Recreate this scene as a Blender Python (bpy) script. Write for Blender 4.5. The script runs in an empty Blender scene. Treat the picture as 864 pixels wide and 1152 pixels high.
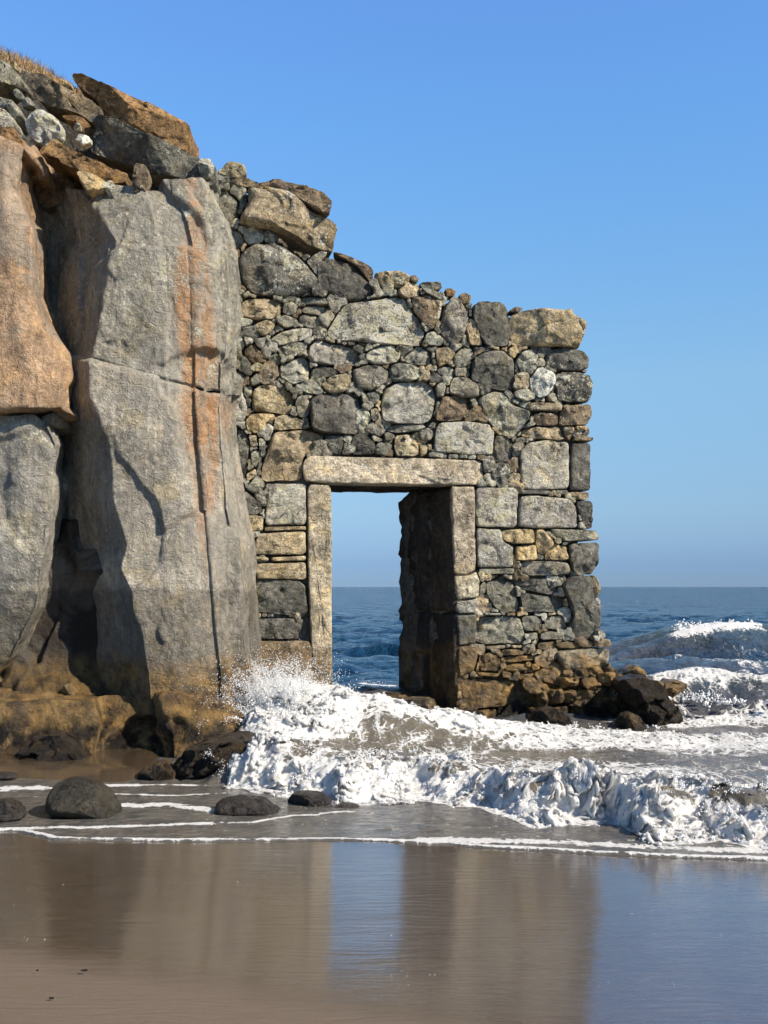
import bpy, math, random
import numpy as np
R = math.radians
S = bpy.context.scene
C = S.collection
# ------------------------------------------------------------------ camera
F, CX, HY, HC = 1250.0, 432.0, 660.0, 1.6        # focal length and horizon in photo pixels, eye height
cam = bpy.data.objects.new('camera', bpy.data.cameras.new('camera'))
C.objects.link(cam); S.camera = cam
cam.location = (0, 0, HC); cam.rotation_euler = (R(90), 0, 0)
cam.data.sensor_width = 36; cam.data.lens = 36 * F / 1152
cam.data.shift_y = 84 / 1152
cam.data.clip_start = 0.05; cam.data.clip_end = 9000
# ------------------------------------------------------------------ light
SUN_AZ, SUN_EL = 58, 37                            # azimuth to the right of straight behind the camera
w = bpy.data.worlds.new('World'); S.world = w; w.use_nodes = True
nt = w.node_tree; nt.nodes.clear()
sky = nt.nodes.new('ShaderNodeTexSky'); sky.sky_type = 'NISHITA'; sky.sun_disc = False
sky.sun_elevation = R(SUN_EL); sky.sun_rotation = R(180 - SUN_AZ)
sky.air_density = .8; sky.dust_density = 0; sky.ozone_density = 3; sky.altitude = 0
bg = nt.nodes.new('ShaderNodeBackground'); bg.inputs['Strength'].default_value = 0.15
wo = nt.nodes.new('ShaderNodeOutputWorld')

tc = nt.nodes.new('ShaderNodeTexCoord'); sx_ = nt.nodes.new('ShaderNodeSeparateXYZ'); nt.links.new(tc.outputs['Generated'], sx_.inputs[0])
rp = nt.nodes.new('ShaderNodeValToRGB'); nt.links.new(sx_.outputs[2], rp.inputs[0]); EXPO = .62; kk = 1.5 * 2 ** EXPO * 1.5
stops = [(0, (.32, .49, .91)), (.02, (.38, .55, .96)), (.067, (.80, .92, 1.08)), (.18, (1.46, 1.66, 1.56)), (.285, (1.56, 2.05, 2.1)), (.38, (1.62, 2.30, 2.58)), (.467, (1.75, 2.42, 2.9)), (.58, (.9, 1.2, 1.6)), (.8, (.38, .52, .78))]
while len(rp.color_ramp.elements) < len(stops): rp.color_ramp.elements.new(.5)
for e_, (p_, c_) in zip(rp.color_ramp.elements, stops): e_.position = p_; e_.color = tuple(v / kk for v in c_) + (1,)
vm = nt.nodes.new('ShaderNodeVectorMath'); vm.operation = 'MULTIPLY'; nt.links.new(sky.outputs[0], vm.inputs[0]); nt.links.new(rp.outputs[0], vm.inputs[1])
vn = nt.nodes.new('ShaderNodeVectorMath'); vn.operation = 'SCALE'; vn.inputs['Scale'].default_value = 1.5; nt.links.new(vm.outputs[0], vn.inputs[0])
nt.links.new(vn.outputs[0], bg.inputs[0]); nt.links.new(bg.outputs[0], wo.inputs[0])
sl = bpy.data.lights.new('sun', 'SUN'); sl.energy = 5.0; sl.angle = R(0.5); sl.color = (1, 0.90, 0.76)
so = bpy.data.objects.new('sun', sl); C.objects.link(so)
so.rotation_euler = (R(90 - SUN_EL), 0, R(SUN_AZ)); so.location = (8, -6, 9)
vs = S.view_settings; vs.view_transform = 'Standard'; vs.look = 'None'; vs.exposure = EXPO; vs.gamma = 1
vs.use_curve_mapping = False
S.cycles.use_adaptive_sampling = True; S.cycles.adaptive_threshold = .03
S.cycles.max_bounces = 4; S.cycles.diffuse_bounces = 2; S.cycles.glossy_bounces = 2; S.cycles.transmission_bounces = 1
# ------------------------------------------------------------------ numpy noise
def _hash(ix, iy, iz, seed):
    h = (ix.astype(np.uint32) * np.uint32(374761393) + iy.astype(np.uint32) * np.uint32(668265263)
         + iz.astype(np.uint32) * np.uint32(2246822519) + np.uint32(seed * 3266489917 % 4294967296))
    h = (h ^ (h >> np.uint32(13))) * np.uint32(1274126177)
    h = (h ^ (h >> np.uint32(16))) * np.uint32(2654435761)
    return ((h ^ (h >> np.uint32(15))) & np.uint32(0xFFFFFF)).astype(np.float32) / 16777215.0
def vnoise(P, seed=0):
    P = np.asarray(P, np.float64); fl = np.floor(P); f = (P - fl).astype(np.float32); i = fl.astype(np.int64)
    f = f * f * f * (f * (f * 6 - 15) + 10); out = 0
    for dx in (0, 1):
        wx = f[:, 0] if dx else 1 - f[:, 0]
        for dy in (0, 1):
            wy = f[:, 1] if dy else 1 - f[:, 1]
            for dz in (0, 1):
                wz = f[:, 2] if dz else 1 - f[:, 2]
                out = out + wx * wy * wz * _hash(i[:, 0] + dx, i[:, 1] + dy, i[:, 2] + dz, seed)
    return out
def fbm(P, octs=4, seed=0, gain=.5):           # about -1..1
    P = np.asarray(P, np.float64); a, s, t = 1.0, 0.0, 0.0
    for k in range(octs):
        s = s + a * (vnoise(P * 2.03 ** k + 17.3 * k, seed + k) * 2 - 1); t += a; a *= gain
    return s / t * 1.6
def billow(P, octs=4, seed=0, gain=.5):        # 0..1, puffy tops with creases
    a, s, t = 1.0, 0.0, 0.0
    for k in range(octs):
        s = s + a * (1 - np.abs(vnoise(P * 2.1 ** k + 7.7 * k, seed + k) * 2 - 1) * 1.3); t += a; a *= gain
    return 1 - s / t
def facet(P, seed=0, tilt=1.0):                # planar chips with steps between them
    fl = np.floor(P).astype(np.int64); best = np.full(len(P), 9e9); val = np.zeros(len(P))
    for dx in (-1, 0, 1):
        for dy in (-1, 0, 1):
            for dz in (-1, 0, 1):
                i = fl + np.array((dx, dy, dz))
                c = np.stack([i[:, k] + _hash(i[:, 0], i[:, 1], i[:, 2], seed + 11 * k) for k in range(3)], 1)
                g = np.stack([_hash(i[:, 0], i[:, 1], i[:, 2], seed + 50 + 11 * k) - .5 for k in range(3)], 1)
                r = _hash(i[:, 0], i[:, 1], i[:, 2], seed + 99) - .5
                q = P - c; d = (q ** 2).sum(1); v = r + tilt * 2 * (g * q).sum(1)
                m = d < best; best[m] = d[m]; val[m] = v[m]
    return val
def sstep(a, b, x):
    t = np.clip((x - a) / (b - a), 0, 1); return t * t * (3 - 2 * t)
# ------------------------------------------------------------------ object helpers
def tag(o, label=None, cat=None, group=None, kind=None):
    if label: o['label'] = label
    if cat: o['category'] = cat
    if group: o['group'] = group
    if kind: o['kind'] = kind
    return o
def empty(name, loc, rz=0):
    o = bpy.data.objects.new(name, None); C.objects.link(o); o.location = loc; o.rotation_euler = (0, 0, rz)
    o.empty_display_size = .1
    return o
def mesh(name, V, Fc, mat, parent=None, attrs=None, flat=False, base=True, angle=None):
    """V world coordinates; the origin goes to the base centre of the thing."""
    V = np.asarray(V, np.float64)
    if parent is not None: org = np.zeros(3); ploc = np.array(parent.matrix_basis.translation) if parent.parent is None else np.array(parent['_w'])
    org = np.array([V[:, 0].mean(), V[:, 1].mean(), V[:, 2].min()]) if base else np.zeros(3)
    me = bpy.data.meshes.new(name)
    L = V - org
    if isinstance(Fc, np.ndarray):
        nf, k = Fc.shape
        me.vertices.add(len(L)); me.vertices.foreach_set('co', L.astype(np.float32).ravel())
        me.loops.add(nf * k); me.loops.foreach_set('vertex_index', Fc.astype(np.int32).ravel())
        me.polygons.add(nf); me.polygons.foreach_set('loop_start', np.arange(0, nf * k, k, dtype=np.int32))
        me.update(calc_edges=True)
    else:
        me.from_pydata(L.tolist(), [], [list(map(int, f)) for f in Fc]); me.update()
    me.polygons.foreach_set('use_smooth', np.full(len(me.polygons), not flat))
    for n, (ty, A) in (attrs or {}).items():
        at = me.attributes.new(n, ty, 'POINT')
        A = np.asarray(A, np.float32)
        at.data.foreach_set('color' if ty == 'FLOAT_COLOR' else 'value', A.ravel())
    if angle: me.set_sharp_from_angle(angle=R(angle))
    me.materials.append(mat)
    o = bpy.data.objects.new(name, me); C.objects.link(o)
    if parent is not None:
        o.parent = parent; o.location = org - ploc
        o['_w'] = [float(v) for v in org]
    else: o.location = org
    return o
def grid_faces(nr, nc, wrap=False):
    a = np.arange(nr * nc).reshape(nr, nc)
    if wrap: a = np.concatenate([a, a[:, :1]], 1)
    return np.stack([a[:-1, :-1], a[:-1, 1:], a[1:, 1:], a[1:, :-1]], -1).reshape(-1, 4)
def px3(px, py, Y): return np.array([(px - CX) / F * Y, Y, HC + (HY - py) / F * Y])
# ------------------------------------------------------------------ node helpers
class NG:
    def __init__(s, name):
        s.m = bpy.data.materials.new(name); s.m.use_nodes = True; s.t = s.m.node_tree; s.t.nodes.clear()
        s.out = s.n('ShaderNodeOutputMaterial'); s.b = s.n('ShaderNodeBsdfPrincipled')
        s.l(s.b.outputs[0], s.out.inputs[0]); s.pos = s.n('ShaderNodeNewGeometry').outputs['Position']
    def n(s, ty, **kw):
        x = s.t.nodes.new(ty)
        for k, v in kw.items(): setattr(x, k, v)
        return x
    def l(s, a, b): s.t.links.new(a, b)
    def put(s, sock, v):
        if hasattr(v, 'is_output'): s.l(v, sock)
        else: sock.default_value = v
    def math(s, op, a, b=0.0, c=None, clamp=False):
        x = s.n('ShaderNodeMath', operation=op, use_clamp=clamp); s.put(x.inputs[0], a); s.put(x.inputs[1], b)
        if c is not None: s.put(x.inputs[2], c)
        return x.outputs[0]
    def vec(s, op, a, b):
        x = s.n('ShaderNodeVectorMath', operation=op); s.put(x.inputs[0], a); s.put(x.inputs[1], b); return x.outputs[0]
    def noise(s, scale, detail=4, rough=.55, dist=0, co=None):
        x = s.n('ShaderNodeTexNoise'); s.l(co or s.pos, x.inputs['Vector']); x.inputs['Scale'].default_value = scale
        x.inputs['Detail'].default_value = detail; x.inputs['Roughness'].default_value = rough
        x.inputs['Distortion'].default_value = dist; return x.outputs['Fac']
    def voro(s, scale, feature='F1', co=None, out='Distance', rnd=1):
        x = s.n('ShaderNodeTexVoronoi', feature=feature); s.l(co or s.pos, x.inputs['Vector'])
        x.inputs['Scale'].default_value = scale; x.inputs['Randomness'].default_value = rnd; return x.outputs[out]
    def warp(s, scale, amt, co=None):
        x = s.n('ShaderNodeTexNoise'); s.l(co or s.pos, x.inputs['Vector']); x.inputs['Scale'].default_value = scale
        x.inputs['Detail'].default_value = 3
        v = s.vec('SUBTRACT', x.outputs['Color'], (.5, .5, .5)); v = s.vec('MULTIPLY', v, (amt,) * 3)
        return s.vec('ADD', co or s.pos, v)
    def ramp(s, v, a, b, lo=0.0, hi=1.0):
        x = s.n('ShaderNodeMapRange'); x.interpolation_type = 'SMOOTHSTEP'; s.put(x.inputs[0], v)
        for i, q in enumerate((a, b, lo, hi)): s.put(x.inputs[i + 1], q)
        return x.outputs[0]
    def mix(s, f, a, b, mode='MIX'):
        x = s.n('ShaderNodeMix', data_type='RGBA', blend_type=mode); s.put(x.inputs[0], f)
        s.put(x.inputs[6], a if hasattr(a, 'is_output') else (*a, 1)); s.put(x.inputs[7], b if hasattr(b, 'is_output') else (*b, 1))
        return x.outputs[2]
    def attr(s, name, out='Fac'): return s.n('ShaderNodeAttribute', attribute_name=name).outputs[out]
    def bump(s, h, dist, strength=1.0, normal=None):
        x = s.n('ShaderNodeBump'); s.put(x.inputs['Height'], h); x.inputs['Distance'].default_value = dist
        x.inputs['Strength'].default_value = strength
        if normal: s.l(normal, x.inputs['Normal'])
        return x.outputs[0]
    def z(s): 
        x = s.n('ShaderNodeSeparateXYZ'); s.l(s.pos, x.inputs[0]); return x.outputs
# ------------------------------------------------------------------ materials
def rock_material(name, grain=1.0, veins=0.0, bands=False):
    g = NG(name); P = g.pos; xyz = g.z()
    tint = g.attr('tint', 'Color'); lich = g.attr('tint', 'Alpha')
    col = tint
    n1 = g.noise(1.5 if bands else 2.6, 6, .55, .2); n2 = g.noise(14, 8, .68); n3 = g.noise(70, 4, .7)
    v = g.math('MULTIPLY', g.ramp(n1, .34, .66, .70, 1.28), (g.ramp(n2, .32, .7, .70, 1.32) if bands else g.ramp(n2, .32, .7, .52, 1.5)))
    v = g.math('MULTIPLY', v, (g.ramp(n3, .3, .7, .84, 1.16) if bands else g.ramp(n3, .3, .7, .62, 1.38)))
    col = g.mix(1.0, col, g.n_combine(v), 'MULTIPLY')
    # warm and cool drift of the mineral
    wm = g.ramp(g.noise(4.2, 5, .6, .8), .48, .68)
    col = g.mix(g.math('MULTIPLY', wm, .45), col, g.mix(1.0, col, (1.22, 1.04, .64), 'MULTIPLY'))
    if bands: col = g.mix(g.math('MULTIPLY', g.ramp(g.noise(1.15, 6, .6, .6), .5, .58), .55), col, (.26, .24, .20))
    if bands:                                     # iron stained, steeply dipping strata of the cliff
        bc = g.vec('MULTIPLY', g.warp(1.3, .35), (7.5, 2.0, .22))
        b1 = g.noise(1.0, 5, .55, .3, bc)
        sk_ = g.noise(1.0, 6, .62, .2, g.vec('MULTIPLY', g.warp(1.6, .2), (26, 9, .9)))      # thin upright streaks
        x_ = g.math('ADD', xyz[0], g.math('MULTIPLY', g.math('SUBTRACT', g.noise(2.0, 5, .6, 0, g.vec('MULTIPLY', P, (1, 1, .5))), .5), .22))
        x_ = g.math('ADD', x_, g.math('MULTIPLY', g.math('SUBTRACT', sk_, .5), .10))
        x_ = g.math('ABSOLUTE', g.math('ADD', g.math('ADD', x_, g.math('MULTIPLY', g.math('SUBTRACT', xyz[2], 2.5), .045)), 1.80))
        hw = g.math('MINIMUM', g.ramp(xyz[2], 6.0, 4.4, .08, .21), g.ramp(xyz[2], 1.1, 3.9, .0, .21))
        st = g.ramp(g.math('SUBTRACT', hw, x_), -.02, .09); st = g.math('MULTIPLY', g.math('MULTIPLY', st, g.ramp(sk_, .36, .52, .30, 1)), g.ramp(g.noise(3.2, 6, .65, .5, g.vec('MULTIPLY', P, (1, 1, .5))), .38, .56, .2, 1))
        st = g.math('MAXIMUM', st, g.math('MULTIPLY', g.math('MULTIPLY', g.ramp(b1, .60, .72), g.math('MULTIPLY', g.ramp(xyz[2], .9, 2.0, 0, .35), g.ramp(xyz[0], -2.5, -2.2))), g.ramp(sk_, .4, .6)))
        col = g.mix(1.0, col, g.n_combine(g.ramp(sk_, .3, .7, .84, 1.16)), 'MULTIPLY')
        gm = g.ramp(g.noise(60, 6, .8), .54, .64, 0, .45); col = g.mix(gm, col, (.07, .06, .045))
        oc = g.mix(g.ramp(n2, .3, .7), (.36, .165, .06), (.44, .27, .14))
        col = g.mix(g.math('MULTIPLY', st, .9), col, oc)
        wv = g.ramp(g.noise(1.0, 5, .6, .2, g.vec('MULTIPLY', g.warp(1.6, .25), (22, 6, .7))), .62, .72)
        col = g.mix(g.math('MULTIPLY', wv, .35), col, (.42, .41, .37))
    # crusty pale lichen, in patches that break up into small rosettes
    lp = g.noise(5.5, 5, .62, .6); rs = g.voro(34, co=g.warp(12, .05)); 
    thr = g.math('SUBTRACT', .70, g.math('MULTIPLY', lich, .31))
    lm = g.math('SUBTRACT', g.math('ADD', lp, g.math('MULTIPLY', g.math('SUBTRACT', .34, rs), .22)), thr)
    lm = g.ramp(g.math('ADD', lm, g.math('MULTIPLY', g.math('SUBTRACT', n3, .5), .10)), 0, .035)
    sp_ = g.math('MULTIPLY', g.ramp(g.voro(15, co=g.warp(20, .03)), .20, .34, 1, 0), g.ramp(g.voro(15, co=g.warp(20, .03), out='Color'), .60, .66))
    lm = g.math('MAXIMUM', lm, g.math('MULTIPLY', g.math('MULTIPLY', sp_, g.ramp(lich, .05, .45)), g.ramp(n3, .38, .5)))
    lc = g.mix(g.ramp(g.noise(7, 4), .42, .6), (.52, .50, .42), (.44, .41, .26))
    lc = g.mix(g.ramp(n3, .3, .6, .55, 0), lc, (.16, .155, .12))
    col = g.mix(g.math('MULTIPLY', lm, .85), col, lc)
    # dark mineral specks and cracks
    ck = g.voro(5.2, 'DISTANCE_TO_EDGE', g.warp(5, .22)); cm = g.math('MULTIPLY', g.ramp(ck, .0, .022, 1, 0), g.ramp(g.noise(3.3, 3), .48, .58))
    col = g.mix(g.math('MULTIPLY', cm, .15 if bands else .6), col, (.045, .04, .032))
    if bands: col = g.mix(g.ramp(g.math('ADD', xyz[2], g.math('MULTIPLY', g.noise(6, 5, .6), .22)), 1.64, 1.72, .9, 0), col, g.mix(1.0, col, (.52, .51, .50), 'MULTIPLY'))
    # tide zone: weed stained brown, then black wrack and barnacles
    zz = g.math('ADD', xyz[2], g.math('MULTIPLY', g.math('SUBTRACT', g.noise(3.5, 6, .6), .5), .5))
    wet = g.ramp(zz, .72, 1.02, 1, 0); alg = g.ramp(zz, .22, .42, 1, 0)
    bw = g.mix(g.ramp(g.noise(6, 6, .65), .35, .66), (.060, .040, .018), (.27, .165, .055))
    wk = g.attr('weed'); wet = g.math('MULTIPLY', wet, g.math('ADD', 1, wk, clamp=True)); col = g.mix(g.math('MULTIPLY', wet, g.ramp(g.noise(4.5, 6, .7), .3, .6, .55, .95)), col, bw)
    bk = g.mix(g.ramp(g.noise(38, 5, .75), .55, .72), (.014, .011, .008), (.15, .135, .11))
    wk = g.attr('weed')
    cl = g.math('ADD', 1, wk, clamp=True); am = g.math('MAXIMUM', g.math('MULTIPLY', g.math('MULTIPLY', alg, g.ramp(g.noise(5, 6, .7), .40, .56)), cl), wk)
    col = g.mix(am, col, bk)
    g.l(col, g.b.inputs['Base Color'])
    rg = g.mix(g.math('MAXIMUM', wet, g.math('ABSOLUTE', wk)), (.88,) * 3, g.mix(g.ramp(n2, .35, .65), (.22,) * 3, (.62,) * 3))
    g.l(rg, g.b.inputs['Roughness'])
    g.b.inputs['Specular IOR Level'].default_value = .35
    h = g.math('ADD', g.math('MULTIPLY', g.noise(9, 10, .66, .3), 1.0), g.math('MULTIPLY', g.noise(55, 6, .7), .30 * grain))
    h = g.math('SUBTRACT', h, g.math('MULTIPLY', cm, .12 if bands else .35)); h = g.math('ADD', h, g.math('MULTIPLY', lm, .10))
    h = g.math('SUBTRACT', h, g.math('MULTIPLY', g.ramp(g.voro(26), 0, .25, 1, 0), .10 * grain))
    sd = g.noise(1.0, 6, .6, .4, g.vec('MULTIPLY', g.warp(2, .3), (5, 5, 17)))
    h = g.math('ADD', h, g.math('MULTIPLY', sd, .12 if bands else .5))
    h = g.math('ADD', h, g.math('MULTIPLY', g.math('MULTIPLY', am, g.noise(90, 3, .8)), .8))
    g.l(g.bump(h, .075 if bands else .05, 1.0), g.b.inputs['Normal'])
    return g.m
def _ncomb(s, v):
    x = s.n('ShaderNodeCombineXYZ'); [s.l(v, x.inputs[i]) for i in range(3)]; return x.outputs[0]
NG.n_combine = _ncomb
ROCK = rock_material('weathered_rock')
CLIFF = rock_material('cliff_rock', .8, bands=True)
PAL = dict(e=(.030, .026, .018), p=(.38, .255, .15), g=(.225, .213, .165), d=(.128, .122, .10), l=(.33, .315, .25), t=(.33, .265, .165), y=(.42, .32, .17), n=(.055, .043, .032), m=(.43, .37, .265), b=(.185, .14, .088),  # n: brown darkened to carry the shade of passage and recess
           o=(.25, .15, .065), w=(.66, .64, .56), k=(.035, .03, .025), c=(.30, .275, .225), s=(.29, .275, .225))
# ------------------------------------------------------------------ a stone from its outline
def chaikin(P, it, q=.25):
    for _ in range(it):
        N = np.roll(P, -1, 0); P = np.stack([P * (1 - q) + N * q, P * q + N * (1 - q)], 1).reshape(-1, 2)
    return P
def resample(P, n):
    Q = np.vstack([P, P[:1]]); d = np.r_[0, np.cumsum(np.hypot(*(np.diff(Q, axis=0).T)))]
    t = np.linspace(0, d[-1], n, endpoint=False); return np.stack([np.interp(t, d, Q[:, k]) for k in (0, 1)], 1)
def stone_mesh(poly, seed, depth, H=None, rnd=3.0, na=44, nr=11, tilt=.22, facets=3, shrink=.003, both=False, lift=0., rough=1., dress=False):
    """poly (u,v) metres -> local (u, v, n) vertices of a closed stone; n>0 is out of the wall."""
    rs = np.random.RandomState(seed)
    P = np.asarray(poly, float)
    if (P[:, 0] * np.roll(P[:, 1], -1) - np.roll(P[:, 0], -1) * P[:, 1]).sum() < 0: P = P[::-1]
    P = chaikin(P, 1, .07) if dress else chaikin(P, 2, .22) if rnd < 2.7 else chaikin(P, 1, .22 if rnd < 4.5 else .13)
    B = resample(P, na); c = B.mean(0); A = .5 * abs((B[:, 0] * np.roll(B[:, 1], -1) - np.roll(B[:, 0], -1) * B[:, 1]).sum())
    r = math.sqrt(A / math.pi); d = B - c; L = np.hypot(*d.T)[:, None]; B = c + d * np.maximum(1 - shrink / L, .3)
    if H is None: H = min(.33 * r, .08)
    ts = np.sin(np.linspace(0, 1, nr + 1)[1:] * np.pi / 2) ** .9
    tp, tb = rs.uniform(-1, 1, 2) * tilt, None
    pl = [(a, rs.uniform(.35, .95)) for a in rs.uniform(0, 2 * np.pi, facets)]
    def prof(Q, t, s=1):
        h = H * (1 - np.minimum(t, 1) ** rnd) ** (1 / min(rnd, 2.4)) - H * .55
        q = (Q - c) / r
        for a, k in pl: h = np.minimum(h, H * (k - .55 + .05) - H * .95 * (q @ np.array((math.cos(a), math.sin(a))) - .25))
        return np.maximum(h, -H * .55 - .02) + (Q - c) @ tp * (.6 if s > 0 else .2)
    V = [np.array([[c[0], c[1], prof(c[None], np.zeros(1))[0]]])]
    for t in ts:
        Q = c + (B - c) * t; V.append(np.c_[Q, prof(Q, np.full(na, t))])
    edge = V[-1][:, 2].copy()
    if both:
        k = 3
        for j, f in enumerate((.35, .75, 1.0)):
            V.append(np.c_[c + (B - c) * (1.0 - .03 * f), edge - depth * f * .8])
        for t in ts[::-1][1:]:
            Q = c + (B - c) * t; h = H * (1 - t ** rnd) ** (1 / min(rnd, 2.4))
            V.append(np.c_[Q, edge - depth * .8 - h])
        back = np.array([[c[0], c[1], edge.mean() - depth * .8 - H]])
    else:
        for f, sc in ((.12, 1.0), (.35, .99), (.7, .97), (1., .90)):
            V.append(np.c_[c + (B - c) * sc, edge * (1 - f) + f * -.55 * H - depth * f])
        back = np.array([[c[0], c[1], -depth * 1.02]])
    V = np.vstack(V + [back]); V[:, 2] += lift
    nrings = (len(V) - 2) // na
    F4 = grid_faces(nrings, na, True) + 1
    tri = [(0, 1 + i, 1 + (i + 1) % na) for i in range(na)]
    o = 1 + (nrings - 1) * na; e = len(V) - 1
    tri2 = [(o + (i + 1) % na, o + i, e) for i in range(na)]
    Fc = [(f[0], f[3], f[2], f[1]) for f in F4] + tri + tri2
    # rough the whole skin
    off = rs.uniform(0, 50, 3)
    k = 1 / max(r, .05)
    n = fbm(V * min(2.2 * k, 22) + off, 4, seed % 97) * min(.055 * r, .012) * rough
    m = fbm(V * min(2.0 * k, 18) + off + 9, 3, seed % 89) * min(.06 * r, .012) * rough
    fc = facet(V * min(1.6 * k, 14) + off, seed % 83) * min(.13 * r, .026) * rough
    q = V[:, :2] - c; ql = np.hypot(*q.T)[:, None] + 1e-6
    V[:, :2] += q / ql * (m[:, None]) * np.minimum(ql / r, 1)
    V[:, 2] += n + fc
    return V, Fc
def add_attrs(nv, code, lichen, rs, weed=0., var=.13):
    c = np.array(PAL[code]) * .98 * (1 + rs.uniform(-var, var)) * (1 + rs.uniform(-.02, .02, 3))
    return {'tint': ('FLOAT_COLOR', np.tile(np.r_[c, lichen], (nv, 1))), 'weed': ('FLOAT', np.full(nv, weed))}
# ------------------------------------------------------------------ the ruined wall
Y0, KA = 12.5, math.tan(R(8)); CW, SW = math.cos(R(8)), math.sin(R(8))
def wall_uv(px, py):
    dx = (px - CX) / F; Y = Y0 / (1 - KA * dx); return dx * Y / CW, HC + (HY - py) / F * Y
def wall_xyz(L):
    L = np.asarray(L, float); return np.stack([L[:, 0] * CW + L[:, 2] * SW, Y0 + L[:, 0] * SW - L[:, 2] * CW, L[:, 1]], 1)
TILE = dict(A=(200, 160, 3.456), B=(430, 280, 3.456), C=(230, 440, 3.456), D=(440, 540, 3.456), M=(540, 740, 2.667),
            N=(380, 430, 7.2), P=(0, 0, 1.0), E=(0, 40, 3.456), G=(0, 130, 6.171), T=(0, 40, 6.171), Q=(590, 730, 4.32))
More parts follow.
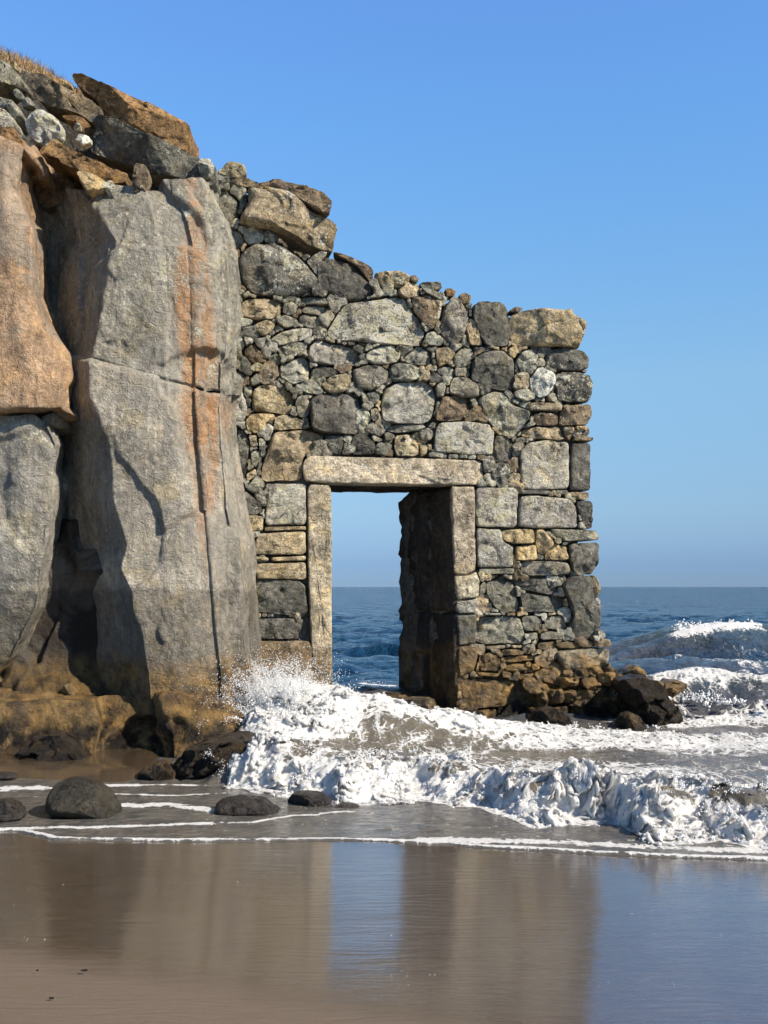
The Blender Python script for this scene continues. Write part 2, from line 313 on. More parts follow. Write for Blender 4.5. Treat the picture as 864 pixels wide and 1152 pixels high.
# tile, colour, lichen, form (r round, a angular, f flat dressed), outline in tile coordinates
ST = '''
A t .5 a 152,112 175,88 200,70 240,78 265,95 272,128 225,140 180,130
A g .4 a 140,120 190,122 222,132 224,148 190,156 145,148
A b .1 a 170,158 215,128 260,135 318,158 308,172 240,175
A g .2 r 105,207 150,182 205,195 238,225 235,290 205,312 150,306 112,272
A b .3 a 300,143 385,130 440,155 560,190 600,235 590,284 540,262 500,240 440,212 385,192 330,180
A g .4 r 150,335 195,330 245,350 262,380 245,412 195,422 165,395
A b .1 a 190,422 245,415 240,450 215,470
A g .4 a 160,415 205,438 232,500 225,540 195,560 160,550
A g .1 r 195,572 220,563 265,580 240,600 195,605
A g .5 r 500,462 530,435 558,420 585,425 560,460 520,488
A d .1 a 545,455 580,445 620,450 690,480 750,545 765,590 700,610 600,605 560,570 545,520
A b .3 a 600,420 650,432 740,470 768,495 762,520 772,560 745,525 690,470 640,445
A t .5 a 768,500 860,500 905,520 900,555 860,562 800,562 775,540
A g .95 a 605,690 650,620 850,597 885,602 945,705 963,745 945,793 780,782 605,770 575,740
A t .2 a 230,640 270,605 370,605 405,625 400,665 360,690 290,685 245,670
A l .7 r 408,630 440,617 467,635 462,665 430,673 407,660
A g .2 r 452,607 500,597 580,605 600,630 560,632 470,622
A g .2 r 475,642 520,632 598,640 590,665 540,670 490,660
A g .5 r 380,682 420,670 470,690 465,712 420,722 390,710
A g .3 a 472,670 520,668 562,685 560,722 500,718 475,700
A l .3 r 195,687 240,677 295,692 280,710 220,727 193,720
A d .3 r 235,722 295,708 302,740 285,758 245,755 225,740
A t .6 r 300,702 345,688 380,705 370,735 335,752 305,735
A l .7 r 357,765 400,735 470,720 525,725 522,755 470,775 395,788
A g .5 r 385,797 440,778 510,775 500,805 450,835 400,825
A s .2 a 510,790 545,762 600,780 690,800 710,830 700,868 640,862 580,865 520,855 505,830
A d .3 r 675,797 700,785 730,800 725,820 700,818
A l .7 r 735,817 790,790 835,787 870,810 865,850 820,862 760,865 730,845
A b .2 r 258,802 290,780 345,835 345,855 290,860 262,835
A g .3 a 170,772 200,740 240,770 255,840 235,885 190,880 160,850 165,800
A l .6 a 210,735 240,737 262,785 250,808 225,765
A g .3 r 300,765 345,755 340,790 320,805 300,785
A g .4 r 350,832 380,815 405,840 395,865 360,860
A y .6 r 280,872 310,853 345,875 325,893 285,890
A s .1 a 395,870 490,825 512,850 510,930 440,940 400,915
A d .2 r 520,882 560,867 625,880 628,905 560,915 518,905
A l .8 r 193,897 225,885 262,905 250,945 220,950 195,930
A g .4 r 278,922 305,897 340,905 335,930 290,948
A g .2 r 343,917 375,915 420,950 415,965 350,935
A s .2 a 450,945 525,918 568,965 560,982 500,975
A t .4 r 560,937 600,905 660,898 675,930 650,970 600,980 570,960
A g .5 r 680,882 730,865 790,870 822,895 810,935 760,965 700,960 682,930
A g .3 a 825,867 865,857 900,867 900,925 835,930
A l .5 r 160,945 225,940 255,975 271,1035 258,1083 184,1096 162,1068
A g .3 r 257,947 290,945 290,990 270,1000 255,970
A t .2 a 290,962 325,940 400,948 458,985 435,1058 325,1045 290,1040
A g .4 r 469,983 504,983 517,1018 506,1072 470,1066 456,1018
C d .1 a 410,37 430,18 500,10 600,5 612,60 585,110 600,165 500,165 412,150
B b .4 a 115,185 175,180 240,200 225,270 195,318 160,290 125,240
B g .2 a 240,230 275,182 300,185 335,240 335,280 305,368 260,368 228,320 232,270
B d .1 a 355,215 400,198 480,197 498,240 503,330 485,382 410,380 385,340 352,270
B t .3 a 325,300 345,265 370,300 393,375 340,370
B d .1 a 145,127 230,123 237,150 200,158 165,160
B g .2 a 150,150 190,156 240,178 238,198 180,178
B t .3 a 60,160 110,120 145,135 148,178 100,190 75,180
B t .7 a 0,90 45,85 95,105 78,140 60,135 0,118
B g .3 r 0,122 50,128 45,175 0,178
B b .1 r 105,105 125,98 145,112 140,130 110,120
B o .1 r 245,155 265,150 290,165 280,184 250,182
B b .2 r 300,175 325,165 352,180 340,217 310,212
B l .6 r 170,327 200,318 240,345 235,375 180,375 165,350
B g .3 a 85,420 145,372 190,400 193,450 130,450 90,440
B t .5 r 210,387 255,378 288,405 265,440 220,460 210,430
B g .4 r 280,412 320,375 355,385 355,420 330,455 290,465 278,440
B d .1 r 352,382 420,378 430,395 370,405
B d .05 a 345,500 355,430 400,400 470,395 515,430 520,500 510,552 440,545 350,510
B y .6 r 490,387 520,375 532,395 515,425 495,415
B l .7 a 520,440 540,400 575,388 610,415 600,440 550,485 540,470
B d .4 r 640,392 700,382 780,390 803,420 800,465 760,478 680,470 640,445
B b .1 a 495,238 520,220 552,230 530,247
B w .2 a 575,500 615,453 670,485 672,520 640,575 610,580 580,545
B l .7 r 510,557 560,538 598,555 600,580 560,595 520,575
B d .6 r 672,482 760,477 805,490 823,520 820,588 730,593 680,588 675,530
B t .4 f 565,600 600,595 700,600 700,628 640,630 570,625
B b .4 r 703,602 815,600 818,650 800,683 695,683 695,640
B b .4 r 585,642 640,632 688,645 685,685 610,685 580,665
B t .4 r 550,702 600,688 700,690 715,742 600,738 548,725
B t .4 a 708,690 750,690 748,715 730,745 715,720
B y .3 r 752,687 800,690 800,705 760,712
B t .2 r 755,717 822,735 815,748 742,745
B s .5 f 535,790 570,752 630,744 728,750 728,930 620,938 540,935
B d .0 f 735,755 812,752 810,940 732,938
B s .9 f 205,700 225,675 330,668 420,680 438,710 430,800 320,800 205,785
B d .0 a 441,722 500,738 512,770 505,828 425,825 432,760
B g .6 a 370,582 440,548 480,560 500,600 580,630 575,670 520,728 470,720 430,680 400,650
B g .6 r 260,542 280,497 330,497 375,530 380,575 320,578 265,560
B b .2 r 205,640 240,570 320,565 348,590 345,655 290,668 210,668
B g .5 r 207,532 235,515 250,535 240,575 215,575
B d .3 r 175,487 210,478 240,500 225,520 190,520
B g .3 r 212,467 255,452 295,475 270,493 230,488
B t .3 r 165,457 195,445 200,470 175,478
B l .7 r 28,457 100,445 155,465 160,490 130,510 40,513 28,490
B g .4 r -25,500 -5,462 25,475 25,500 0,520
B g .2 r 520,737 550,728 565,745 540,765 520,755
B g .4 r 140,707 180,695 200,715 190,745 150,745
B s .2 r -5,600 10,545 50,517 170,512 205,540 210,610 190,670 150,683 60,682 5,665
N g .4 r 395,365 480,345 560,338 690,342 715,365 640,395 480,412 400,390
N t .7 a 460,435 580,415 655,470 660,580 600,602 470,602 455,530
N d .2 r 655,400 700,378 770,385 775,440 740,478 660,465
N g .3 r 725,365 765,320 797,330 790,372 740,378
N d .05 a 120,430 180,405 225,410 300,490 300,580 130,588 115,500
N g .2 r 290,530 330,490 400,483 443,510 430,565 370,595 310,580
N l .3 a 275,430 310,432 365,465 345,485 290,480
N g .3 r 220,370 275,315 330,350 375,410 350,440 290,425 230,390
N g .3 r 375,410 410,402 460,430 440,470 385,472
N g .4 r 270,215 315,208 345,260 330,305 290,318 265,280
N d .2 r 228,95 270,68 335,85 347,130 310,185 280,160 240,125
N g .3 a 190,90 215,90 255,150 230,178 200,160
N t .4 r 665,500 700,488 735,520 725,580 680,600 665,560
N t .4 r 730,492 765,500 768,540 740,555
N g .2 r 735,570 780,562 818,595 810,608 740,604
C d .1 r 465,182 490,168 540,170 545,200 530,245 490,235
C g .2 r 545,195 562,205 572,245 535,245
C t .1 a 270,155 410,152 470,175 425,230 385,256 378,345 222,350 225,290 250,200
C t .6 a 265,150 275,100 310,88 395,115 403,145 300,150
C y .4 a 160,110 185,85 280,88 245,120 230,145 200,165 165,150
C t .5 r 170,170 203,168 208,215 180,215
C l .6 r 210,180 238,182 238,215 212,215
C l .6 r 180,237 215,225 230,250 205,298 180,280
C d .0 r 85,160 120,133 155,155 175,200 165,320 145,348 110,340 95,270 80,200
C t .5 r 160,322 200,300 205,328 165,352
C g .2 r 160,377 205,322 235,350 235,385 190,398
C d .3 a 105,362 150,352 165,390 210,430 230,465 200,483 130,470 110,420
C c .8 f 245,360 395,357 395,520 237,522
C t .3 r 120,492 200,480 232,487 230,543 170,545 125,520
C y .3 r 110,552 150,547 180,580 175,625 115,633
C l .5 r 178,547 215,542 220,565 190,573
C t .2 f 235,528 395,525 395,539 232,544
C t .1 f 215,551 395,544 395,635 182,636 197,577
C t .2 f 165,643 250,646 250,661 172,652
C t .2 f 260,646 395,640 395,659 262,662
C t .3 f 202,671 395,665 395,733 207,730 195,700
C g .2 r 115,647 160,650 178,690 165,733 130,755 110,720
C d .0 a 165,742 205,730 395,738 401,878 300,870 145,850 150,790
C d .0 a 190,885 401,882 403,966 190,963 195,920
C g .1 r 145,882 180,880 187,925 162,950
C b .0 f 165,972 405,970 420,1000 432,1120 420,1230 165,1230
D c .8 f 331,28 494,28 490,183 331,182
D s .5 f 334,188 428,190 438,235 476,260 474,340 336,340
D y .2 a 430,200 480,190 558,192 556,247 480,250 438,233
D y .1 f 485,256 563,252 573,300 560,312 486,314
D y .1 a 564,194 592,192 635,250 600,290 577,288 563,250
D y .1 a 608,272 640,247 688,260 688,314 602,312
D g .2 f 340,346 480,343 480,365 342,368
D g .3 r 505,327 520,312 690,320 703,350 690,371 520,372
D s .6 f 502,63 560,60 700,72 723,110 730,187 560,187 496,180 497,100
D d .0 f 500,38 625,42 620,57 505,53
D d .0 r 638,39 690,38 690,56 640,58
D t .3 a 692,47 773,45 771,78 702,73
D d .2 a 725,85 780,77 789,188 760,188 730,120
D g .1 f 622,190 800,195 812,233 680,240 630,215
D g .2 r 592,205 615,196 637,218 630,240 600,225
D d .0 a 692,250 812,240 805,340 780,368 710,363 695,310
D g .1 a 375,400 430,372 480,400 506,518 440,513 400,495 372,440
D g .1 a 345,410 370,388 368,440 345,450
D d .0 a 480,382 640,385 635,410 658,435 620,448 510,425 480,395
D d .0 a 500,436 600,452 670,457 678,490 640,516 515,513 508,480
D d .1 a 665,402 700,377 778,372 788,460 820,510 832,613 722,613 697,570 710,530 690,470
D t .4 a 784,367 800,375 818,425 805,460 792,453
D g .1 f 360,515 430,518 428,527 360,526
D g .5 r 345,537 400,530 505,532 520,600 518,636 337,638 334,580
D g .1 r 508,532 560,525 592,542 588,585 520,588 510,560
D g .3 r 600,537 660,525 690,562 680,585 600,578
D g .2 r 530,597 570,592 568,620 535,626
D g .2 r 580,597 620,587 678,597 672,620 580,621
D b .1 r 572,632 640,628 640,650 600,665 572,655
D b .1 r 645,637 690,624 735,642 730,655 650,655
D b .1 r 740,632 770,622 790,635 780,652 742,652
D b .2 r 792,622 855,617 858,650 797,652
D s .1 a 635,667 740,657 860,657 858,690 840,740 690,753 650,710
D g .1 f 365,647 445,642 445,655 370,661
D t .2 f 468,642 510,642 508,654 470,654
D g .1 r 515,642 560,637 565,665 530,680 514,660
D b .1 r 430,662 480,656 525,668 515,682 432,682
D o .0 r 430,692 500,684 590,682 588,698 500,708 430,710
D b .1 r 440,727 480,714 535,717 535,740 480,748 445,740
D o .0 r 545,717 578,710 580,735 550,743
D l .3 r 582,740 600,714 630,732 628,747
D b .0 r 432,737 475,752 476,775 432,768
D o .0 r 492,757 600,750 633,765 620,780 500,778
D b .1 r 345,687 385,667 425,690 426,745 346,743
D b .0 f 330,747 425,752 418,767 336,761
D b .3 r 272,792 310,770 400,777 558,790 567,840 550,870 420,883 330,891 285,860
D k .0 r 270,888 340,897 420,890 400,960 272,960
D k .0 r 402,935 450,882 500,852 540,887 535,975 400,970
'''
FOOT = '''
M o .1 a 300,62 345,55 352,85 325,98 298,85
M o .1 a 350,45 390,40 397,75 365,83 348,70
M o .2 a 378,80 405,45 437,60 432,92 395,97
M o .1 a 384,106 440,96 510,75 502,112 450,127 388,130
M d .3 a 238,102 300,94 372,108 352,142 300,150 255,138
M o .2 a 185,97 235,90 243,128 200,142
M o .1 r 282,132 350,145 412,168 402,178 310,180 270,158
M k .1 a 160,152 262,145 292,182 275,208 165,195
M b .1 a 288,182 400,180 430,198 405,222 298,220
M o .1 a 440,145 475,128 498,150 455,164
M d .1 a 352,112 388,118 392,150 372,150 350,138
M y .2 a 215,57 285,60 280,80 240,88 215,75
M k .0 a 240,60 298,55 296,75 288,82
M b .1 a 170,95 188,98 200,145 180,180 168,150
M b .1 a 400,138 440,140 452,165 420,170
'''
def parse(txt):
    out = []
    for ln in txt.strip().splitlines():
        p = ln.split(); ox, oy, s = TILE[p[0]]
        out.append((p[1], float(p[2]), p[3], np.array([[float(q) for q in xy.split(',')] for xy in p[4:]]) / s + (ox, oy)))
    return out
def in_poly(Pg, X, Y):
    c = np.zeros(X.shape, bool); j = len(Pg) - 1
    for i in range(len(Pg)):
        (xi, yi), (xj, yj) = Pg[i], Pg[j]
        if yi != yj: c ^= ((yi > Y) != (yj > Y)) & (X < (xj - xi) * (Y - yi) / (yj - yi) + xi)
        j = i
    return c
def area(P): return .5 * abs((P[:, 0] * np.roll(P[:, 1], -1) - np.roll(P[:, 0], -1) * P[:, 1]).sum())
stones, foot = parse(ST), parse(FOOT)
WALL = tag(empty('stone_ruin', (0.6, Y0 + .1, 0)), 'ruined dry stone wall with an empty doorway, running from the cliff into the surf', 'ruin')
OUT = np.array([(228, 205), (245, 192), (262, 186), (278, 205), (290, 245), (330, 282), (372, 290), (420, 310), (455, 320), (490, 324), (520, 338), (555, 345), (578, 353),
      (582, 388), (640, 390), (660, 395), (664, 440), (666, 500), (664, 560), (671, 600), (672, 650), (680, 690), (686, 725), (690, 752),
      (650, 775), (640, 815), (515, 820), (510, 545), (374, 545), (374, 820), (250, 820), (248, 500), (236, 400), (228, 300)], float)
LINTEL = np.array([(340, 527), (342, 518), (350, 512.5), (400, 514), (470, 515), (540, 518), (544.5, 523), (544.5, 545), (500, 545.8), (375, 544), (343, 541)])
JAMBL = np.array([(346, 544.5), (372.5, 545.5), (373.5, 620), (373.5, 700), (374, 820), (358, 820), (351, 735), (347, 660)])
CAP = [('CAPT', np.array([(235, 320), (245, 280), (272, 240), (270, 180), (350, 184), (440, 200), (505, 255), (520, 266), (590, 288), (625, 310), (605, 415), (560, 410), (450, 358)]) / 3.456 + (200, 160))]
CAPR = np.array([(500, 247), (620, 232), (700, 240), (735, 232), (750, 255), (800, 285), (785, 340), (770, 383), (600, 375), (510, 378), (497, 320)]) / 3.456 + (430, 280)
BIGDK = np.array([(235, 455), (275, 400), (330, 390), (400, 400), (480, 450), (545, 520), (540, 560), (490, 590), (380, 600), (290, 590), (245, 540)]) / 3.456 + (200, 160)
JAMBS = [('m', .4, np.array([(232, 24), (328, 24), (330, 350), (300, 366), (245, 368), (238, 200)])), ('m', .3, np.array([(245, 373), (300, 370), (333, 356), (345, 375), (345, 455), (258, 467), (248, 430)])),
         ('s', .2, np.array([(255, 473), (335, 462), (343, 490), (335, 518), (265, 521), (250, 495)])), ('d', .1, np.array([(255, 526), (333, 522), (333, 570), (328, 638), (264, 643), (259, 580)])),
         ('b', .2, np.array([(262, 648), (328, 642), (342, 662), (328, 740), (265, 768), (260, 700)]))]
JAMBS = [(c, l, P / 3.456 + (440, 540)) for c, l, P in JAMBS]
def to_wall(P): return np.array([wall_uv(*q) for q in P])
def wall_part(name, P, code, lichen, seed, depth, parent=WALL, kind=None, **kw):
    V, Fc = stone_mesh(to_wall(P), seed, depth, **kw); V = wall_xyz(V)
    return mesh(name, V, Fc, ROCK, parent, add_attrs(len(V), code, lichen, np.random.RandomState(seed + 5)))
# core of packed rubble behind the facing: three masses around the skewed passage
def core_block(name, outline, lo=.0, back=1.15, inset=.13, bl=0., br=0., seed=3):
    """outline in wall (u,v); extruded from n=-inset to n=-back, skewed left by bl / br at the back."""
    P = resample(np.asarray(outline, float), 220); c = P.mean(0); ncol = len(P)
    um, ux = P[:, 0].min(), P[:, 0].max(); sk = bl + (br - bl) * (P[:, 0] - um) / (ux - um)
    rings = [np.c_[c + (P - c) * .02, np.full(ncol, -inset)]]
    for t in (.25, .5, .75, .92): rings.append(np.c_[c + (P - c) * t, np.full(ncol, -inset)])
    for t in np.linspace(0, 1, 14): rings.append(np.c_[P[:, 0] + sk * t, P[:, 1], np.full(ncol, -inset - (back - inset) * t)])
    for t in (.9, .7, .45, .2, .02): rings.append(np.c_[c[0] + (P[:, 0] - c[0]) * t + sk, c[1] + (P[:, 1] - c[1]) * t, np.full(ncol, -back)])
    V = np.vstack(rings); Fc = grid_faces(len(rings), ncol, True)
    b = billow(V * (4.2, 5.5, 4.2) + seed, 3, seed) - .45; f = facet(V * 4.4, seed)
    cc = np.array([c[0], c[1], -.5 * (inset + back)]); q = V - cc; q /= np.linalg.norm(q, axis=1)[:, None]
    V = V + q * ((b * -.07 + f * .04)[:, None])
    V = wall_xyz(V); A = add_attrs(len(V), 'd', .15, np.random.RandomState(1))
    return mesh(name, V, Fc, ROCK, WALL, A)
wl = [(225, 225), (262, 200), (288, 225), (302, 258), (340, 300), (372, 308), (372, 512), (366, 545), (366, 840), (225, 840)]
core_block('wall_core', to_wall(wl), bl=-.25, br=-.48)
wr = [(514, 553), (535, 520), (535, 345), (575, 362), (640, 400), (650, 500), (655, 600), (665, 690), (672, 770), (672, 840), (514, 840)]
core_block('wall_core', to_wall(wr), bl=-.47, br=-.1, seed=8)
wt = [(362, 306), (420, 322), (490, 336), (545, 350), (545, 535), (360, 530)]
core_block('wall_core', to_wall(wt), bl=-.47, br=-.4, seed=5)
# dressed frame of the doorway
o = wall_part('lintel', LINTEL, 'm', .4, 41, .40, H=.035, rnd=12, na=120, nr=16, tilt=.01, facets=0, dress=True, rough=.55); o['label'] = 'long pale sandstone lintel over the doorway'
o = wall_part('door_jamb', JAMBL, 'm', .25, 42, .30, H=.03, rnd=12, na=120, nr=14, tilt=.01, facets=0, dress=True, rough=.45)
for i, (c, l, P) in enumerate(JAMBS): wall_part('door_jamb', P, c, l, 43 + i, .34, H=.035, rnd=9, na=80, nr=12, tilt=.03, facets=0, dress=True, rough=.6)
# passage side: tall slabs facing left, and the slabs roofing the passage; their brown is darkened for shade
def passage_slab(name, front_px, back_px, y0, y1, d0, d1, code, weed, seed, nu=50, nv=60, th=.22):
    """quad between wall depth d0 (at front_px) and d1 (at back_px), screen rows y0..y1 given at the front."""
    fu = wall_uv(front_px, 600)[0]; v1 = wall_uv(front_px, y0)[1]; v0 = wall_uv(front_px, y1)[1]
    dx = (back_px - CX) / F
    # u at depth d1 such that the ray passes through back_px
    A_ = np.array([[CW, -dx * SW], ]); ub = (dx * (Y0 + d1 * CW) + d1 * SW) / (CW - dx * SW)
    t = np.linspace(0, 1, nu); s = np.linspace(0, 1, nv); T, Sg = np.meshgrid(t, s)
    U = fu + (ub - fu) * T; Vv = v0 + (v1 - v0) * Sg; N = -(d0 + (d1 - d0) * T)
    L = np.stack([U, Vv, N], -1).reshape(-1, 3)
    e = (1 - np.clip(np.minimum(np.minimum(T, 1 - T) / .05, np.minimum(Sg, 1 - Sg) / .035), 0, 1).ravel()) ** 2 * .03
    L[:, 0] += e + fbm(L * (4, 1.2, 6) + seed, 4, seed) * .022 + facet(L * 3 + seed, seed) * .02
    B = L.copy(); B[:, 0] += th
    Vx = np.vstack([L, B]); n = nu * nv; Fc = grid_faces(nv, nu)
    idx = np.arange(n).reshape(nv, nu); b = np.r_[idx[0], idx[1:, -1], idx[-1, -2::-1], idx[-2:0:-1, 0]]; b2 = np.r_[b[1:], b[:1]]
    side = np.stack([b, b2, b2 + n, b + n], 1)
    Fc = np.vstack([Fc[:, ::-1], Fc + n, side])
    Vx = wall_xyz(Vx); A = add_attrs(len(Vx), code, .0, np.random.RandomState(seed), weed)
    return mesh(name, Vx, Fc, ROCK, WALL, A)
passage_slab('passage_slab', 509, 484, 548, 688, .02, .55, 'n', 0, 61)  # near-black tint puts the shade of this sunless side into the colour
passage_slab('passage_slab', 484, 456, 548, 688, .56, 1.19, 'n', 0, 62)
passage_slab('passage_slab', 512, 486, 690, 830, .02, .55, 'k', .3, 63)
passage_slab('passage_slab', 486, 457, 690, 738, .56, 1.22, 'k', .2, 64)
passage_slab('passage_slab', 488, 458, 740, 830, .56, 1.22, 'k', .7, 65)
def box_stone(name, us, vs_, ns, code, lichen, seed, parent=WALL, n=26, weed=0., rough=1., skew=0.):
    """rough hewn block spanning ranges in the wall frame, edges worn."""
    g = np.linspace(-1, 1, n); fs = []; V = []
    for ax in range(3):
        for sgn in (-1, 1):
            a, b = np.meshgrid(g, g); P = np.zeros((n * n, 3)); P[:, ax] = sgn; P[:, (ax + 1) % 3] = a.ravel(); P[:, (ax + 2) % 3] = b.ravel()
            F4 = grid_faces(n, n) + len(V) * n * n; fs.append(F4 if sgn > 0 else F4[:, ::-1]); V.append(P)
    V = np.vstack(V); Fc = np.vstack(fs)
    key = np.round(V * 1e5).astype(np.int64); _, first, inv = np.unique(key, axis=0, return_index=True, return_inverse=True)
    V = V[first]; Fc = inv.ravel()[Fc]
    l = np.linalg.norm(V, axis=1)[:, None]; V = V * (1 - .06 * (np.sum(V ** 8, 1)[:, None] > 2.0) ) 
    s = np.array([us[1] - us[0], vs_[1] - vs_[0], ns[1] - ns[0]]) / 2; c = np.array([us[1] + us[0], vs_[1] + vs_[0], ns[1] + ns[0]]) / 2
    L = c + V * s; m = s.min()
    q = V / l
    L += q * ((fbm(L * 4 + seed, 4, seed) * .022 + facet(L * 3.5 + seed, seed) * .03)[:, None]) * rough
    L[:, 0] += skew * (-(L[:, 2])) 
    X = wall_xyz(L)
    return mesh(name, X, Fc, ROCK, parent, add_attrs(len(X), code, lichen, np.random.RandomState(seed), weed))
ul, _ = wall_uv(360, 500); ur, _ = wall_uv(520, 500); _, vb = wall_uv(432, 545); _, vsill = wall_uv(450, 787)
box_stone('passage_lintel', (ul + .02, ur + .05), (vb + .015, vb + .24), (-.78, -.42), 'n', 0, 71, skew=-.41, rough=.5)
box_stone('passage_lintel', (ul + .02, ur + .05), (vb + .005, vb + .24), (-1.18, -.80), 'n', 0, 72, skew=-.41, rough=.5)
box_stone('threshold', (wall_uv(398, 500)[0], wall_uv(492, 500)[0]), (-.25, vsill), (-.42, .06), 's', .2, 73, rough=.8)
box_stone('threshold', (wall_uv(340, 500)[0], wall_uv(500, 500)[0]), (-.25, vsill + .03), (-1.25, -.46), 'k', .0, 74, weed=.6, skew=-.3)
# facing stones
everything = stones + [('', 0, '', LINTEL), ('', 0, '', JAMBL), ('', 0, '', CAP[0][1]), ('', 0, '', CAPR), ('', 0, '', BIGDK)] + [('', 0, '', j[2]) for j in JAMBS]
gx, gy = np.meshgrid(np.arange(220, 700), np.arange(175, 830)); free = in_poly(OUT, gx + .5, gy + .5)
for s_ in everything:
    P = s_[3]; x0, y0 = np.floor(P.min(0)).astype(int) - 2; x1, y1 = np.ceil(P.max(0)).astype(int) + 3
    sx = slice(max(x0 - 220, 0), max(x1 - 220, 0)); sy = slice(max(y0 - 175, 0), max(y1 - 175, 0))
    if gx[sy, sx].size: free[sy, sx] &= ~in_poly(P, gx[sy, sx] + .5, gy[sy, sx] + .5)
D = np.zeros(free.shape); cur = free.copy(); k_ = 0
while cur.any() and k_ < 40:
    D += cur; m = cur.copy()
    m[1:] &= cur[:-1]; m[:-1] &= cur[1:]; m[:, 1:] &= cur[:, :-1]; m[:, :-1] &= cur[:, 1:]
    if k_ % 2: m[1:, 1:] &= cur[:-1, :-1]; m[:-1, :-1] &= cur[1:, 1:]; m[1:, :-1] &= cur[:-1, 1:]; m[:-1, 1:] &= cur[1:, :-1]
    m[0] = m[-1] = False; m[:, 0] = m[:, -1] = False; cur = m; k_ += 1
rg_ = np.random.RandomState(4); Dj = D + rg_.uniform(0, .5, D.shape); seeds = []
while True:
    j = np.unravel_index(Dj.argmax(), Dj.shape); d = D[j]
    if d < 2.6 or len(seeds) > 700: break
    d = min(d, 9); seeds.append((gx[j], gy[j], d))
    Dj[(gx - gx[j]) ** 2 + (gy - gy[j]) ** 2 < (1.75 * d + .8) ** 2] = 0
sd = np.array(seeds, float); fy, fx = np.nonzero(free & (D > 1)); fp = np.c_[fx + 220, fy + 175].astype(float)
own = np.argmin(np.hypot(fp[:, None, 0] - sd[None, :, 0], fp[:, None, 1] - sd[None, :, 1]) / (sd[None, :, 2] + 2), 1)
fills = []
for i, (cx_, cy_, r_) in enumerate(sd):
    q = fp[own == i]
    if len(q) < 9: continue
    c_ = q.mean(0); v_ = q - c_; an = np.arctan2(v_[:, 1], v_[:, 0]); ra = np.hypot(*v_.T); rr = []
    for k in range(12):
        da = np.abs((an - k * np.pi / 6 + np.pi) % (2 * np.pi) - np.pi); mm = da < .42
        rr.append(ra[mm].max() if mm.any() else 1.5)
    rr = np.array(rr); rr = np.minimum(rr, r_ * 2.0 + 2); rr = np.minimum(rr, .5 * (np.roll(rr, 1) + np.roll(rr, -1)) * 1.35)
    a_ = np.arange(12) * np.pi / 6; P = np.c_[c_[0] + rr * np.cos(a_), c_[1] + rr * np.sin(a_)]
    fills.append((rg_.choice(list('gggddltbs')), rg_.uniform(.1, .7), 'r', P))
allst = sorted([s_ for s_ in stones if s_[2] != 'f'] + fills, key=lambda s_: -area(s_[3]))
def build_stone(s_, i, big=True):
    code, li, form, P = s_; a = math.sqrt(area(P)) / 100; hi = a > .25
    edge_ = P[:, 0].max() > 650; cy = P[:, 1].mean()
    if cy > 735 and code in 'gs' and P[:,1].max() > 760: code = 'b'
    kw = dict(r=dict(rnd=6, facets=3, tilt=.30), a=dict(rnd=11, facets=4, tilt=.36), f=dict(rnd=10, facets=0, tilt=.03, H=.03, dress=True, rough=.7))[form]
    na, nr = (72, 16) if a > .4 else (52, 12) if a > .2 else (30, 8) if a > .1 else (20, 6)
    V, Fc = stone_mesh(to_wall(P), 100 + i, .75 if edge_ else max(.22, min(.6, a * .9)), na=na, nr=nr, lift=np.random.RandomState(i).uniform(-.03, .025) if form != 'f' else .0, **kw)
    return wall_xyz(V), Fc, add_attrs(len(V), code, li, np.random.RandomState(700 + i))
n_big = 0
for i, s_ in enumerate([s_ for s_ in stones if s_[2] == 'f']):
    V, Fc, A = build_stone(s_, 400 + i); mesh('dressed_block', V, Fc, ROCK, WALL, A)
for i, s_ in enumerate(allst[:98]):
    V, Fc, A = build_stone(s_, i); mesh('wall_stone', V, Fc, ROCK, WALL, A)
VV, FF, AT, AW, off = [], [], [], [], 0
for i, s_ in enumerate(allst[98:]):
    V, Fc, A = build_stone(s_, 1000 + i); VV.append(V); FF += [tuple(int(q) + off for q in f) for f in Fc]; AT.append(A['tint'][1]); AW.append(A['weed'][1]); off += len(V)
o = mesh('infill_stones', np.vstack(VV), FF, ROCK, WALL, {'tint': ('FLOAT_COLOR', np.vstack(AT)), 'weed': ('FLOAT', np.concatenate(AW))}); o['kind'] = 'stuff'
# heavy stones lying on the top
wall_part('cap_stone', CAP[0][1], 't', .45, 81, .9, H=.22, rnd=8, na=110, nr=26, tilt=.12, facets=2, lift=.08, rough=1.3)['label'] = 'big pale yellow cap block under the brown slab'
wall_part('cap_stone', CAPR, 't', .35, 82, .8, H=.20, rnd=7, na=110, nr=24, tilt=.3, facets=3, lift=.06, rough=1.3)['label'] = 'pale yellow cap block at the low seaward end'
wall_part('wall_stone', BIGDK, 'd', .62, 83, .45, H=.13, rnd=2.6, na=90, nr=20, tilt=.1, facets=1, lift=.03)['label'] = 'big dark oval stone with pale lichen spots'
for i, s_ in enumerate(foot):
    V, Fc = stone_mesh(to_wall(s_[3].mean(0) + (s_[3] - s_[3].mean(0)) * 1.1), 300 + i, .5, na=60, nr=12, rnd=5, facets=4, tilt=.45, H=.13, lift=.14, rough=2.)
    V = wall_xyz(V); mesh('footing_stone', V, Fc, ROCK, WALL, add_attrs(len(V), s_[0], s_[1], np.random.RandomState(i), .0))
rub = np.array([(598, 762), (640, 756), (690, 752), (722, 762), (752, 768), (780, 826), (600, 832)], float); taken = [(p[3].mean(0), math.sqrt(area(p[3]) / 3.14)) for p in foot]; r2 = np.random.RandomState(12); n_ = 0
